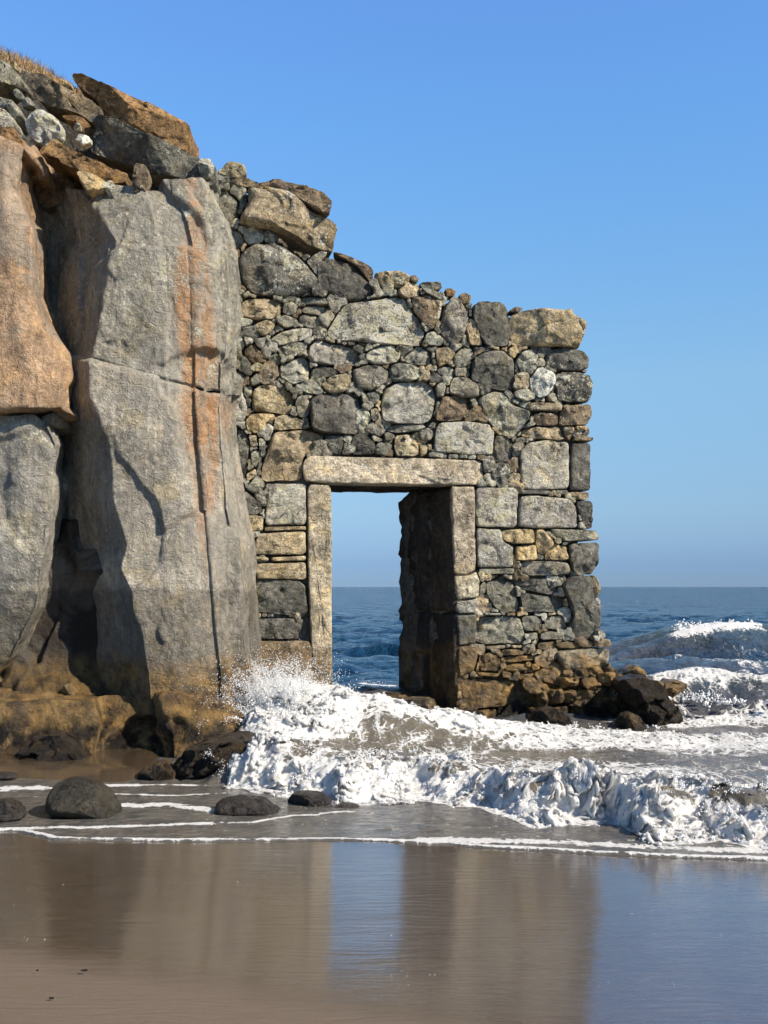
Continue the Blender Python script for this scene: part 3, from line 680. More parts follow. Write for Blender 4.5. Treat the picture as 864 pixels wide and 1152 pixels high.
for t_ in range(9000):
    if n_ > 58: break
    r_ = (13, 9, 6.5)[min(t_ // 2500, 2)] * r2.uniform(.85, 1.1); c_ = r2.uniform((598, 752), (780, 832))
    if not in_poly(rub, np.array([c_[0]]), np.array([c_[1]]))[0]: continue
    if any(np.hypot(*(c_ - q)) < (r_ + rr_) * .80 for q, rr_ in taken): continue
    taken.append((c_, r_)); n_ += 1; k_ = r2.randint(6, 9); an = np.sort(np.linspace(0, 6.28, k_, endpoint=False) + r2.uniform(-.3, .3, k_)); rr_ = r_ * r2.uniform(.85, 1.25, k_)
    P = np.c_[c_[0] + rr_ * np.cos(an) * 1.2, c_[1] + rr_ * np.sin(an) * .85]
    V, Fc = stone_mesh(to_wall(P), 900 + n_, .3, na=40, nr=9, rnd=6, facets=4, tilt=.5, H=.8 * r_ / 100, lift=.06 + .0045 * (c_[1] - 755), rough=1.8)
    V = wall_xyz(V); mesh('footing_stone', V, Fc, ROCK, WALL, add_attrs(len(V), str(r2.choice(list('ooybbbkd'))), .1, r2, float(r2.rand() < .3) * .5))
print('wall stones', len(stones), 'fills', len(fills))
# ------------------------------------------------------------------ the cliff
def net(name, rows, mat, code, lichen, seed, amp=.05, fac=.05, nu=150, nv=170, close=(1.6, 1.2), parent=None, weed=0., fs=1.7, fine=1.):
    """rows of (px, py, Y) control points -> dense displaced rock skin, closed over the top and under the bottom."""
    Rw = [[px3(*p) for p in r] for r in rows]
    if close[0]: Rw = [[p + np.array((0, close[0], 0)) for p in Rw[0]]] + Rw
    if close[1]: Rw = Rw + [[p + np.array((0, close[1], 0)) for p in Rw[-1]]]
    A = np.array(Rw); seg = np.linalg.norm(np.diff(A, axis=1), axis=2).mean(0); su = np.r_[0, np.cumsum(seg)] / seg.sum()
    seg = np.linalg.norm(np.diff(A, axis=0), axis=2).mean(1); sv = np.r_[0, np.cumsum(seg)] / seg.sum()
    tu = np.linspace(0, 1, nu); tv = np.linspace(0, 1, nv)
    B = np.stack([np.stack([np.interp(tu, su, A[i, :, k]) for k in range(3)], -1) for i in range(len(A))], 0)
    G = np.stack([np.stack([np.interp(tv, sv, B[:, j, k]) for k in range(3)], -1) for j in range(nu)], 1)
    for _ in range(0):      # worn arrises
        G[1:-1, 1:-1] = .5 * G[1:-1, 1:-1] + .125 * (G[:-2, 1:-1] + G[2:, 1:-1] + G[1:-1, :-2] + G[1:-1, 2:])
    N = np.cross(np.gradient(G, axis=1), np.gradient(G, axis=0)); N /= np.linalg.norm(N, axis=2)[..., None] + 1e-9
    V = G.reshape(-1, 3); N = N.reshape(-1, 3)
    wv = V + np.stack([fbm(V * 2 + 5 * k, 2, 5 + k) for k in range(3)], 1) * .06
    fd = (facet(wv * (fs, fs, fs * .55) + seed, seed) * fac + facet(wv * (5, 5, 3) + seed, seed + 3) * fac * .22 * fine).reshape(nv, nu)
    for _ in range(3): fd[1:-1, 1:-1] = .4 * fd[1:-1, 1:-1] + .15 * (fd[:-2, 1:-1] + fd[2:, 1:-1] + fd[1:-1, :-2] + fd[1:-1, 2:])
    d = fbm(V * (1.6, 1.6, .8) + seed, 6, seed, .52) * amp + fd.ravel()
    d += fbm(V * (14, 14, 9) + seed, 3, seed + 9) * .007
    V = V + N * d[:, None]
    return mesh(name, V, grid_faces(nv, nu)[:, ::-1], mat, parent, add_attrs(len(V), code, lichen, np.random.RandomState(seed), weed, 0.03))
o = net('cliff', [
    [(-1500, -40, 12.4), (-300, 35, 12.4), (-60, 50, 12.6), (0, 64, 12.6), (80, 95, 12.7), (160, 132, 12.7), (215, 180, 12.5), (240, 205, 12.5), (246, 215, 16)],
    [(-1500, 500, 12.2), (-300, 500, 12.2), (-60, 500, 13.4), (0, 500, 13.4), (80, 500, 13.4), (160, 500, 13.2), (215, 500, 12.3), (245, 500, 12.5), (262, 500, 16)],
    [(-1500, 850, 12.2), (-300, 850, 12.2), (-60, 850, 13.4), (0, 850, 13.4), (80, 850, 13.4), (160, 850, 13.2), (225, 850, 12.3), (262, 850, 12.5), (280, 850, 16)]],
    CLIFF, 'd', .1, 5, nu=260, nv=120, close=(5, 0)); tag(o, kind='structure')
def prow(y, xr, Yr, xc, Yc, xe, Ye, ye=None, dY=0.):
    ye = y if ye is None else ye; L = lambda t: Yc + (Ye - Yc) * t; yy = lambda t: y + (ye - y) * t; w = xe - xc
    return [(14, y, 12.7), (44, y, 12.15), (xr, y, Yr + dY), (xr + .45 * (xc - xr), yy(.3), .5 * (Yr + Yc) - .03 + dY), (xc - 3, yy(.6), Yc - .03 + dY), (xc + 1, yy(.62), Yc + (.012 if y < 600 else -.01) + dY),
            (xc + .42 * w, yy(.8), L(.3) + .03), (xc + .42 * w + 3, yy(.8), L(.3) + .0), (xe - 21, yy(.95), L(.62)), (xe - 17, yy(.95), L(.62) + .07), (xe, ye, Ye), (xe + 20, ye, 12.7)]
PILU = [prow(212, 86, 11.3, 166, 11.2, 226, 11.4, 204), prow(226, 98, 11.2, 170, 11.12, 236, 11.38), prow(245, 116, 11.1, 176, 11.06, 247, 11.35), prow(272, 131, 10.98, 182, 11.05, 255, 11.33), prow(305, 124, 10.94, 184, 11.03, 257, 11.32),
        prow(350, 116, 10.92, 187, 11.02, 258, 11.3), prow(402, 105, 10.93, 190, 11.0, 253, 11.3, 440), prow(406, 105, 11.03, 190, 11.03, 253, 11.34, 444)]
PILL = [prow(403, 104, 11.03, 190, 11.02, 252, 11.32, 441), prow(408, 102, 10.86, 191, 10.96, 251, 11.28, 446), prow(448, 104, 10.84, 195, 10.95, 249, 11.27, 460), prow(468, 114, 10.82, 198, 10.94, 249, 11.26),
        prow(501, 124, 10.8, 201, 10.92, 252, 11.25), prow(568, 129, 10.76, 206, 10.88, 260, 11.22), prow(612, 143, 10.72, 208, 10.86, 268, 11.18), prow(640, 136, 10.72, 210, 10.85, 270, 11.13), prow(667, 148, 10.69, 212, 10.83, 272, 11.1),
        prow(717, 161, 10.66, 216, 10.78, 276, 11.02), prow(760, 166, 10.62, 220, 10.72, 281, 10.98), prow(806, 170, 10.62, 225, 10.7, 279, 10.96)]
o = net('cliff_rock', PILU, CLIFF, 'c', .38, 21, amp=.022, fac=.075, fs=1.25, nu=380, nv=220, close=(1.2, 0))
tag(o, 'upper grey and orange banded rock slab standing between the recess and the wall', 'rock')
o = net('cliff_rock', PILL, CLIFF, 'c', .26, 23, amp=.02, fac=.05, fs=1.1, nu=380, nv=300, close=(0, 1), fine=.6)
tag(o, 'tall smooth grey rock face rising from the ledge under a slanting crack', 'rock')
o = net('cliff_rock', [
    [(-420, 110, 11.0), (-120, 125, 10.8), (-30, 142, 10.62), (8, 158, 10.6), (24, 164, 10.62), (44, 170, 11.9)],
    [(-420, 190, 10.8), (-120, 190, 10.7), (-30, 190, 10.55), (4, 190, 10.52), (19, 190, 10.6), (42, 190, 11.9)],
    [(-420, 215, 10.8), (-120, 215, 10.7), (-30, 215, 10.55), (2, 215, 10.5), (16, 215, 10.6), (41, 215, 11.9)],
    [(-420, 262, 10.8), (-120, 262, 10.7), (-30, 262, 10.55), (10, 262, 10.5), (34, 262, 10.6), (50, 262, 11.9)],
    [(-420, 335, 10.8), (-120, 335, 10.65), (-30, 335, 10.5), (14, 335, 10.45), (37, 335, 10.55), (54, 335, 11.9)],
    [(-420, 372, 10.8), (-120, 372, 10.65), (-30, 372, 10.5), (20, 372, 10.42), (46, 372, 10.5), (66, 372, 11.8)],
    [(-420, 400, 10.8), (-120, 400, 10.65), (-30, 400, 10.45), (28, 400, 10.4), (63, 400, 10.5), (80, 400, 11.7)],
    [(-420, 428, 10.8), (-120, 428, 10.65), (-30, 428, 10.42), (30, 428, 10.38), (70, 428, 10.5), (86, 428, 11.7)],
    [(-420, 458, 10.8), (-120, 458, 10.65), (-30, 458, 10.42), (30, 459, 10.38), (70, 460, 10.5), (86, 460, 11.7)]],
    CLIFF, 'p', .22, 31, amp=.03, fac=.07, fs=1.2, nu=220, nv=220, close=(1.2, 1.0))
tag(o, 'rust orange upright slab at the left edge, above the grey slab', 'rock')
o = net('cliff_rock', [
    [(-420, 468, 10.9), (-120, 468, 10.75), (-30, 468, 10.62), (20, 468, 10.58), (54, 468, 10.62), (72, 468, 11.9)],
    [(-420, 500, 10.9), (-120, 500, 10.75), (-30, 500, 10.56), (28, 500, 10.5), (68, 500, 10.6), (82, 500, 11.9)],
    [(-420, 530, 10.9), (-120, 530, 10.75), (-30, 530, 10.54), (24, 530, 10.48), (61, 530, 10.58), (78, 530, 11.9)],
    [(-420, 570, 10.9), (-120, 570, 10.75), (-30, 570, 10.54), (24, 570, 10.48), (59, 570, 10.58), (78, 570, 11.9)],
    [(-420, 622, 10.9), (-120, 622, 10.75), (-30, 622, 10.56), (20, 622, 10.5), (51, 622, 10.6), (70, 622, 11.8)],
    [(-420, 684, 10.9), (-120, 684, 10.75), (-40, 684, 10.6), (10, 684, 10.55), (43, 684, 10.65), (60, 684, 11.8)],
    [(-420, 735, 10.9), (-120, 735, 10.8), (-50, 735, 10.7), (-10, 735, 10.7), (18, 740, 10.8), (40, 740, 11.8)],
    [(-420, 772, 11.0), (-120, 772, 10.9), (-60, 770, 10.85), (-30, 768, 10.85), (-6, 766, 10.9), (20, 766, 11.8)]],
    CLIFF, 's', .34, 37, amp=.03, fac=.07, fs=1.2, nu=220, nv=260, close=(1.0, 1.0))
tag(o, 'grey brown slab hanging below the rust orange slab at the left edge', 'rock')
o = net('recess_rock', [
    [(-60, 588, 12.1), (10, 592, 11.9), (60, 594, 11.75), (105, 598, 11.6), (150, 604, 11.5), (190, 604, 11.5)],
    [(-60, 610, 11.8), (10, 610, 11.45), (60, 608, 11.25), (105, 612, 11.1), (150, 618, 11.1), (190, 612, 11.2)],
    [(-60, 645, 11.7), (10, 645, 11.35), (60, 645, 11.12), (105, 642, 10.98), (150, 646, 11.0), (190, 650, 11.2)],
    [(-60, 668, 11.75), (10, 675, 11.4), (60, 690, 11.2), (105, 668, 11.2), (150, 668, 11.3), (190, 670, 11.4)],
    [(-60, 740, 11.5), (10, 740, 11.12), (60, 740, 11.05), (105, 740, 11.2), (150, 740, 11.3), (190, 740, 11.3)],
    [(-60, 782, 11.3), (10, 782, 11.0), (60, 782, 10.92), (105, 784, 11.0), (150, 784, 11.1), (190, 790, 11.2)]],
    CLIFF, 'n', .02, 43, amp=.08, fac=.12, nu=150, nv=150, close=(1.2, .8), weed=.25)  # tint and weed coat hold wet algae plus the recess shade, painted in
tag(o, 'wet brown rock bulge, tinted darker to carry shade, deep in the shaded recess above the ledge', 'rock')
o = net('rock_ledge', [
    [(-460, 770, 11.9), (-160, 770, 11.9), (20, 770, 11.9), (100, 770, 11.9), (118, 770, 11.9), (172, 770, 11.9), (186, 772, 11.9), (230, 772, 11.9), (270, 772, 11.9), (290, 775, 12.0)],
    [(-460, 786, 10.6), (-160, 786, 10.4), (20, 786, 10.38), (104, 786, 10.4), (112, 782, 10.85), (170, 782, 10.8), (184, 786, 10.42), (230, 788, 10.42), (272, 792, 10.6), (284, 794, 11.4)],
    [(-460, 812, 10.5), (-160, 812, 10.3), (20, 812, 10.28), (108, 812, 10.3), (118, 812, 10.8), (178, 808, 10.7), (190, 806, 10.3), (230, 808, 10.28), (278, 812, 10.5), (286, 812, 11.3)],
    [(-460, 868, 10.2), (-160, 868, 10.1), (20, 868, 10.05), (92, 868, 10.1), (108, 868, 10.4), (176, 868, 10.3), (188, 868, 10.1), (230, 868, 10.0), (275, 868, 10.2), (292, 868, 11.1)],
    [(-460, 890, 10.2), (-160, 890, 10.1), (20, 890, 10.05), (90, 890, 10.1), (110, 890, 10.3), (176, 890, 10.3), (190, 890, 10.1), (230, 890, 10.0), (275, 890, 10.2), (292, 890, 11.1)]],
    CLIFF, 'o', .22, 47, amp=.05, fac=.06, nu=240, nv=110, close=(0, 0))
tag(o, 'low weed stained rock ledge along the foot of the cliff', 'ledge')
# loose rocks, each traced outline at its own distance with its own thickness
def rock(txt, Y, label, seed, name='loose_rock', cat='rock', depth=.35, H=None, group=None, weed=0., **kw):
    code, li, form, P = parse(txt)[0]
    W = np.array([[(p[0] - CX) / F * Y, HC + (HY - p[1]) / F * Y] for p in P]); a = math.sqrt(area(W))
    k = dict(r=dict(rnd=2.6, facets=2, tilt=.15), a=dict(rnd=8, facets=4, tilt=.45), b=dict(rnd=2.2, facets=1, tilt=.05))[form]; k.update(kw)
    na, nr = (110, 26) if a > .45 else (80, 18) if a > .2 else (44, 12)
    V, Fc = stone_mesh(W, seed, depth, H=H or .4 * a, na=na, nr=nr, both=True, **k)
    V = np.stack([V[:, 0], Y - V[:, 2], V[:, 1]], 1)
    o = mesh(name, V, Fc, ROCK, None, add_attrs(len(V), code, li, np.random.RandomState(seed), weed))
    return tag(o, label, cat, group)
rock('E o .12 a 280,160 330,163 420,203 600,260 727,310 722,370 700,412 600,372 480,332 385,292 375,250 300,195', 11.9, 'long rust brown slab on the cliff top, its end jutting into the sky', 201, depth=.7, H=.16)
rock('T b .15 a 240,240 300,260 420,340 600,400 690,470 690,560 610,570 560,530 440,520 330,470 240,420 265,385 200,340 205,285', 11.7, 'brown splintered rock just below the dry grass', 202, depth=.4, H=.15)
rock('T g .3 a -60,90 0,150 60,190 150,290 100,335 30,330 0,355 -80,350', 11.7, 'smooth grey rock at the top left corner of the cliff', 203, H=.18)
rock('T y .3 a 60,180 100,173 130,210 120,240 80,215', 12.0, 'small cream stone between the grass and the grey corner rock', 204, depth=.1)
rock('T l .3 r 85,370 120,360 160,400 150,440 110,430 85,400', 11.6, 'small pale oval pebble right of the grey corner rock', 205, depth=.08)
rock('T g .2 r 135,460 190,410 240,470 230,495 150,490', 11.6, 'small grey stone touching the top of the lichen white boulder', 206, depth=.1)
rock('T g .5 a -60,390 60,420 120,480 155,545 110,582 85,590 60,500 -60,460', 11.5, 'grey curved stone overhanging the speckled stone at the left edge', 207, H=.12)
rock('T l .75 r -60,470 40,510 85,560 70,610 20,640 -60,640', 11.3, 'speckled lichen stone at the left edge above the orange slab', 208)
rock('T w .95 r 170,640 155,590 250,485 340,535 400,570 425,660 330,740 290,745 210,710', 11.35, 'knobbly boulder almost white with lichen', 209, depth=.2)
rock('T l .8 r 505,620 530,598 560,605 555,660 505,650', 11.5, 'upper small pale green stone beside the dark hollow', 210, depth=.06)
rock('T w .9 a 515,710 545,670 625,700 630,740 570,770 520,730', 11.4, 'lower small white stone beside the dark hollow', 211, depth=.06)
rock('T o .1 a 410,545 500,540 590,570 670,660 630,700 560,668 540,605 470,578', 11.6, 'ochre wedge leaning under the brown splintered rock', 212, depth=.2, H=.1)
rock('E d .35 a 355,320 400,315 560,380 750,440 825,470 832,540 780,556 700,525 600,522 500,490 350,450 340,400 370,370', 11.6, 'long dark grey rock lying under the rust brown slab', 213, depth=.5, H=.2)
rock('G o .15 a 280,240 370,140 440,190 560,260 760,330 860,350 840,425 760,432 600,392 560,402 420,325 405,285 280,272', 11.15, 'ochre brown tilted rock on top of the shaded block', 214, depth=.5, H=.13)
rock('G y .25 a 530,380 620,388 730,440 720,500 620,545 560,480', 11.05, 'cream yellow stone below the ochre tilted rock', 215, depth=.15, H=.08)
rock('G l .6 a 700,470 770,430 800,520 790,580 740,540', 11.1, 'small grey white stone right of the cream yellow one', 216, depth=.1)
rock('G b .05 a 228,290 405,280 430,330 520,385 600,550 400,610 300,640 225,600', 11.72, 'dark brown block in shade under the ochre tilted rock', 217, depth=.3, H=.1, tilt=.1)
rock('E b .15 a 515,480 560,488 577,540 562,610 512,602', 11.1, 'upright brown stone on top of the banded rock slab', 218, depth=.15, H=.07)
rock('E o .1 a 485,655 530,640 547,730 490,705', 11.1, 'rusty chip wedged beneath the upright brown stone', 219, depth=.1, H=.05)
rock('E l .4 r 765,480 810,462 834,505 822,540 785,556 768,520', 11.75, 'rounded pale stone at the seaward end of the long dark rock', 220, depth=.2, H=.09)
rock('E o .15 a -40,365 0,358 45,345 80,400 82,428 -40,430', 10.75, 'orange peaked rock capping the rust orange slab', 221, depth=.4, H=.08)
rock('T y .3 a 405,340 400,288 440,298 490,322 497,357 440,345', 12.05, 'small cream stone at the foot of the last grass tuft', 222, depth=.1)
for i, (t_, lb) in enumerate([('748,562 782,566 772,592 750,588', 'leftmost pebble in the notch between cliff and wall'), ('785,560 815,558 820,580 790,584', 'middle pebble in the notch between cliff and wall'),
                              ('822,545 862,540 864,565 830,570', 'rightmost pebble in the notch between cliff and wall'), ('770,596 830,585 842,606 790,622', 'flat grey pebble lowest in the notch between cliff and wall')]):
    rock('E g .3 r ' + t_, 12.1, lb, 230 + i, name='pebble', cat='pebble', depth=.08)
# boulders and rocks on the beach
bb = 'boulders on the wet beach'
rock('P e .0 b 45,920 48,897 60,882 75,879 100,882 118,897 133,923 90,926', 7.62, 'largest boulder on the beach, smooth and rounded, olive brown, standing in the swash', 251, 'boulder', 'boulder', depth=.12, H=.20, group=bb, facets=2, rough=.4, weed=-1.)
rock('P k .0 b 236,919 240,906 262,899 290,900 308,911 316,919 280,923', 7.75, 'low dark wet boulder in the middle of the swash', 252, 'boulder', 'boulder', depth=.1, H=.15, group=bb, weed=-1.)
rock('P k .0 b 320,909 325,896 345,892 365,897 377,907 350,913', 8.05, 'small dark boulder just in front of the breaking foam', 253, 'boulder', 'boulder', depth=.1, H=.12, group=bb, weed=-1.)
rock('P k .0 b 372,911 385,904 402,906 408,912', 7.98, 'smallest dark stone, right beside the small boulder in the foam', 254, 'boulder', 'boulder', depth=.05, H=.06, group=bb, weed=-1.)
TILE['F'] = (0, 600, 2.979)
rock('F k .0 a 45,745 72,697 130,684 205,700 245,750 290,780 392,800 388,822 240,822 150,815 55,790', 9.75, 'craggy black weed covered rock in front of the ledge', 255, 'weedy_rock', 'rock', depth=.25, H=.22, weed=.85, rough=3.2)
rock('F k .0 a -60,745 30,725 60,745 50,785 -60,785', 9.95, 'low black rock at the left edge against the ledge', 256, 'weedy_rock', 'rock', depth=.2, H=.12, weed=.7, rough=1.5)
rock('F k .0 b 436,846 470,785 545,762 570,795 590,835 520,850', 9.15, 'rounded brown black rock at the foot of the shaded ledge', 257, 'weedy_rock', 'rock', depth=.1, H=.15, weed=.55, rough=1.4)
rock('F k .0 b 560,790 610,735 700,700 820,688 862,715 840,780 735,812 640,836 575,830', 9.15, 'broad black weedy rock lapped by the splash', 258, 'weedy_rock', 'rock', depth=.35, H=.30, weed=.8, rough=2.6)
rock('P k .0 b -30,927 -25,906 5,901 20,911 26,923 0,929', 7.5, 'dark wet stone cut by the left edge of the picture', 259, 'boulder', 'boulder', depth=.1, H=.1, group=bb, weed=-1.)
rock('F k .0 b -20,800 45,808 55,826 -20,832', 9.1, 'flat dark stone lying on the sand near the left edge', 260, 'boulder', 'boulder', depth=.06, H=.06, group=bb, weed=-1.)
rock('F y .2 a 190,540 212,506 230,503 255,532 252,545', 10.85, 'small yellow pointed stone sitting alone on the ledge', 261, 'loose_rock', 'rock', depth=.05, H=.06)
rock('P k .0 a 262,778 298,770 318,786 322,830 285,840 262,820', 11.7, 'black wet rock half hidden in the spray at the cliff foot', 262, 'weedy_rock', 'rock', depth=.2, H=.15, weed=.6)
rock('Q k .1 a 470,180 480,160 530,150 600,145 660,160 690,200 730,270 770,330 800,395 700,420 600,420 540,400 560,300 520,270 500,220', 12.0, 'mussel crusted black boulder at the seaward foot of the wall', 263, 'mussel_rock', 'rock', depth=.8, H=.35, weed=.9, rough=3.4)
rock('Q k .0 a 440,420 480,330 520,310 570,330 620,420', 11.7, 'black wet pointed rock in the foam before the mussel boulder', 264, 'weedy_rock', 'rock', depth=.1, H=.15, weed=.5)
rock('Q k .0 a 20,370 60,300 130,285 210,310 250,380', 11.9, 'low dark weedy rock under the broad brown corner stone', 265, 'weedy_rock', 'rock', depth=.1, H=.15, weed=.8)
rock('P b .0 a 596,800 604,768 650,757 700,760 748,768 774,826 600,834', 12.75, 'broad brown rock mass under the tumbled ochre stones at the seaward wall foot', 266, 'weedy_rock', 'rock', depth=.7, H=.22, weed=.25, rough=2.6)
# dry grass on the cliff top
gr = NG('dry_grass'); gc = gr.attr('tint', 'Color'); gr.l(gc, gr.b.inputs['Base Color']); gr.b.inputs['Roughness'].default_value = .8
rs = np.random.RandomState(9); VV, FF, TT = [], [], []
lx = np.array([-300, -60, 0, 30, 60, 80, 100, 130]); ly = np.array([28, 46, 60, 70, 86, 96, 106, 120])
for i in range(5200):
    px = rs.uniform(-120, 82) if rs.rand() < .95 else rs.uniform(82, 125); py = np.interp(px, lx, ly) + rs.uniform(0, 4)
    Y = 11.95 + rs.rand() ** 1.5 * 1.2; b = px3(px, py, 12.2); b[1] = Y; b[2] += (Y - 12.2) * .25 - .03
    h = rs.uniform(.05, .13) * (1.3 if rs.rand() < .08 else 1) * (1.0 if px < 60 else .7); wd = rs.uniform(.002, .004)
    a = rs.uniform(0, 6.28); l = rs.normal(0, .45, 2) * h + (-.0, 0)
    t = np.array([math.cos(a) * wd, math.sin(a) * wd, 0]); m = b + np.array([l[0] * .35, l[1] * .35, h * .6]); e = b + np.array([l[0], l[1], h])
    k = len(VV) * 5; VV.append([b - t, b + t, m - t * .7, m + t * .7, e]); FF += [(k, k + 1, k + 3, k + 2), (k + 2, k + 3, k + 4)]
    c = np.array([(.34, .20, .085), (.42, .30, .14), (.26, .13, .05), (.20, .15, .06)][rs.randint(4)]) * rs.uniform(.7, 1.2); TT.append(np.tile(np.r_[c, 1], (5, 1)))
o = mesh('dry_grass', np.array(VV).reshape(-1, 3), FF, gr.m, None, {'tint': ('FLOAT_COLOR', np.vstack(TT))}, flat=True)
tag(o, 'tuft of dry straw coloured grass along the cliff top', 'grass', kind='stuff')
# ------------------------------------------------------------------ beach
def line_Y(pts, X, z=0.):
    """screen polyline on level z -> distance Y at each X"""
    P = np.array(pts, float); Y = (HC - z) * F / (P[:, 1] - HY); Xp = (P[:, 0] - CX) / F * Y; o = np.argsort(Xp)
    return np.interp(X, Xp[o], Y[o])
def sand_z(X, Y):
    z = .03 * sstep(5.4, 3.6, Y) * sstep(1.5, -1.5, X)
    m = sstep(8.9, 9.7, Y + .15 * np.sin(X * 2.3)) * sstep(-1.7, -2.2, X)
    z = z + m * .07 - .55 * sstep(8.2, 11.5, Y) * sstep(-2.3, -1.3, X)
    P = np.stack([X, Y, 0 * X], -1).reshape(-1, 3)
    return z + (fbm(P * (.5, .8, 1), 2, 71) * .004 + fbm(P * (5, 9, 1), 2, 72) * .00025).reshape(X.shape)
ys = np.r_[np.linspace(-8, 3, 24), np.linspace(3.05, 10.5, 460), np.linspace(10.6, 30, 40)]; th = np.r_[-3, -1.8, -1.2, -.8, -.6, np.linspace(-.46, .46, 420), .6, .8, 1.2, 1.8, 3]
TH, YY = np.meshgrid(th, ys); XX = TH * np.maximum(YY, 4.5); ZZ = sand_z(XX, YY)
g = NG('wet_sand'); xyz = g.z()
stretch = g.vec('MULTIPLY', g.pos, (1.0, 4.5, 1)); fine = g.noise(420, 2, .7); n1 = g.noise(1.3, 5, .6, .5, stretch); n2 = g.noise(6, 5, .6, .2, stretch)
xs = g.math('ADD', xyz[1], g.math('MULTIPLY', xyz[0], .42)); xs = g.math('ADD', xs, g.math('MULTIPLY', g.math('SUBTRACT', n1, .5), .5))
dry = g.math('MULTIPLY', g.ramp(xs, 4.45, 3.95), g.ramp(xyz[1], 9, 8))
col = g.mix(g.ramp(n2, .3, .7), (.070, .049, .030), (.094, .067, .042)); col = g.mix(dry, col, (.14, .106, .074))
sp = g.ramp(fine, .3, .7, .6, 1.4); col = g.mix(1, col, g.n_combine(sp), 'MULTIPLY'); g.l(col, g.b.inputs['Base Color'])
rough = g.math('ADD', g.ramp(n1, .35, .7, .10, .2), g.math('MULTIPLY', dry, .55)); g.l(rough, g.b.inputs['Roughness'])
g.b.inputs['IOR'].default_value = 1.5
g.put(g.b.inputs['Coat Weight'], g.math('SUBTRACT', 1, dry, clamp=True)); g.b.inputs['Coat IOR'].default_value = 1.75
g.l(g.ramp(n2, .35, .7, .07, .13), g.b.inputs['Coat Roughness'])
h = g.math('ADD', g.math('MULTIPLY', g.noise(5, 4, .55, .4, g.vec('MULTIPLY', g.warp(1.5, .2), (.7, 5, 1))), 1.0), g.math('MULTIPLY', g.noise(60, 3, .6), .06))
h2_ = g.math('ADD', h, g.math('MULTIPLY', g.noise(22, 4, .65, .3, g.vec('MULTIPLY', g.pos, (.8, 2.2, 1))), .5)); g.l(g.bump(h2_, .0035, .2), g.b.inputs['Coat Normal']); g.l(g.bump(g.math('ADD', h, g.math('MULTIPLY', fine, .12)), .012, .8), g.b.inputs['Normal'])
o = mesh('beach_sand', np.stack([XX, YY, ZZ], -1).reshape(-1, 3), grid_faces(*XX.shape), g.m, base=False); tag(o, kind='structure')
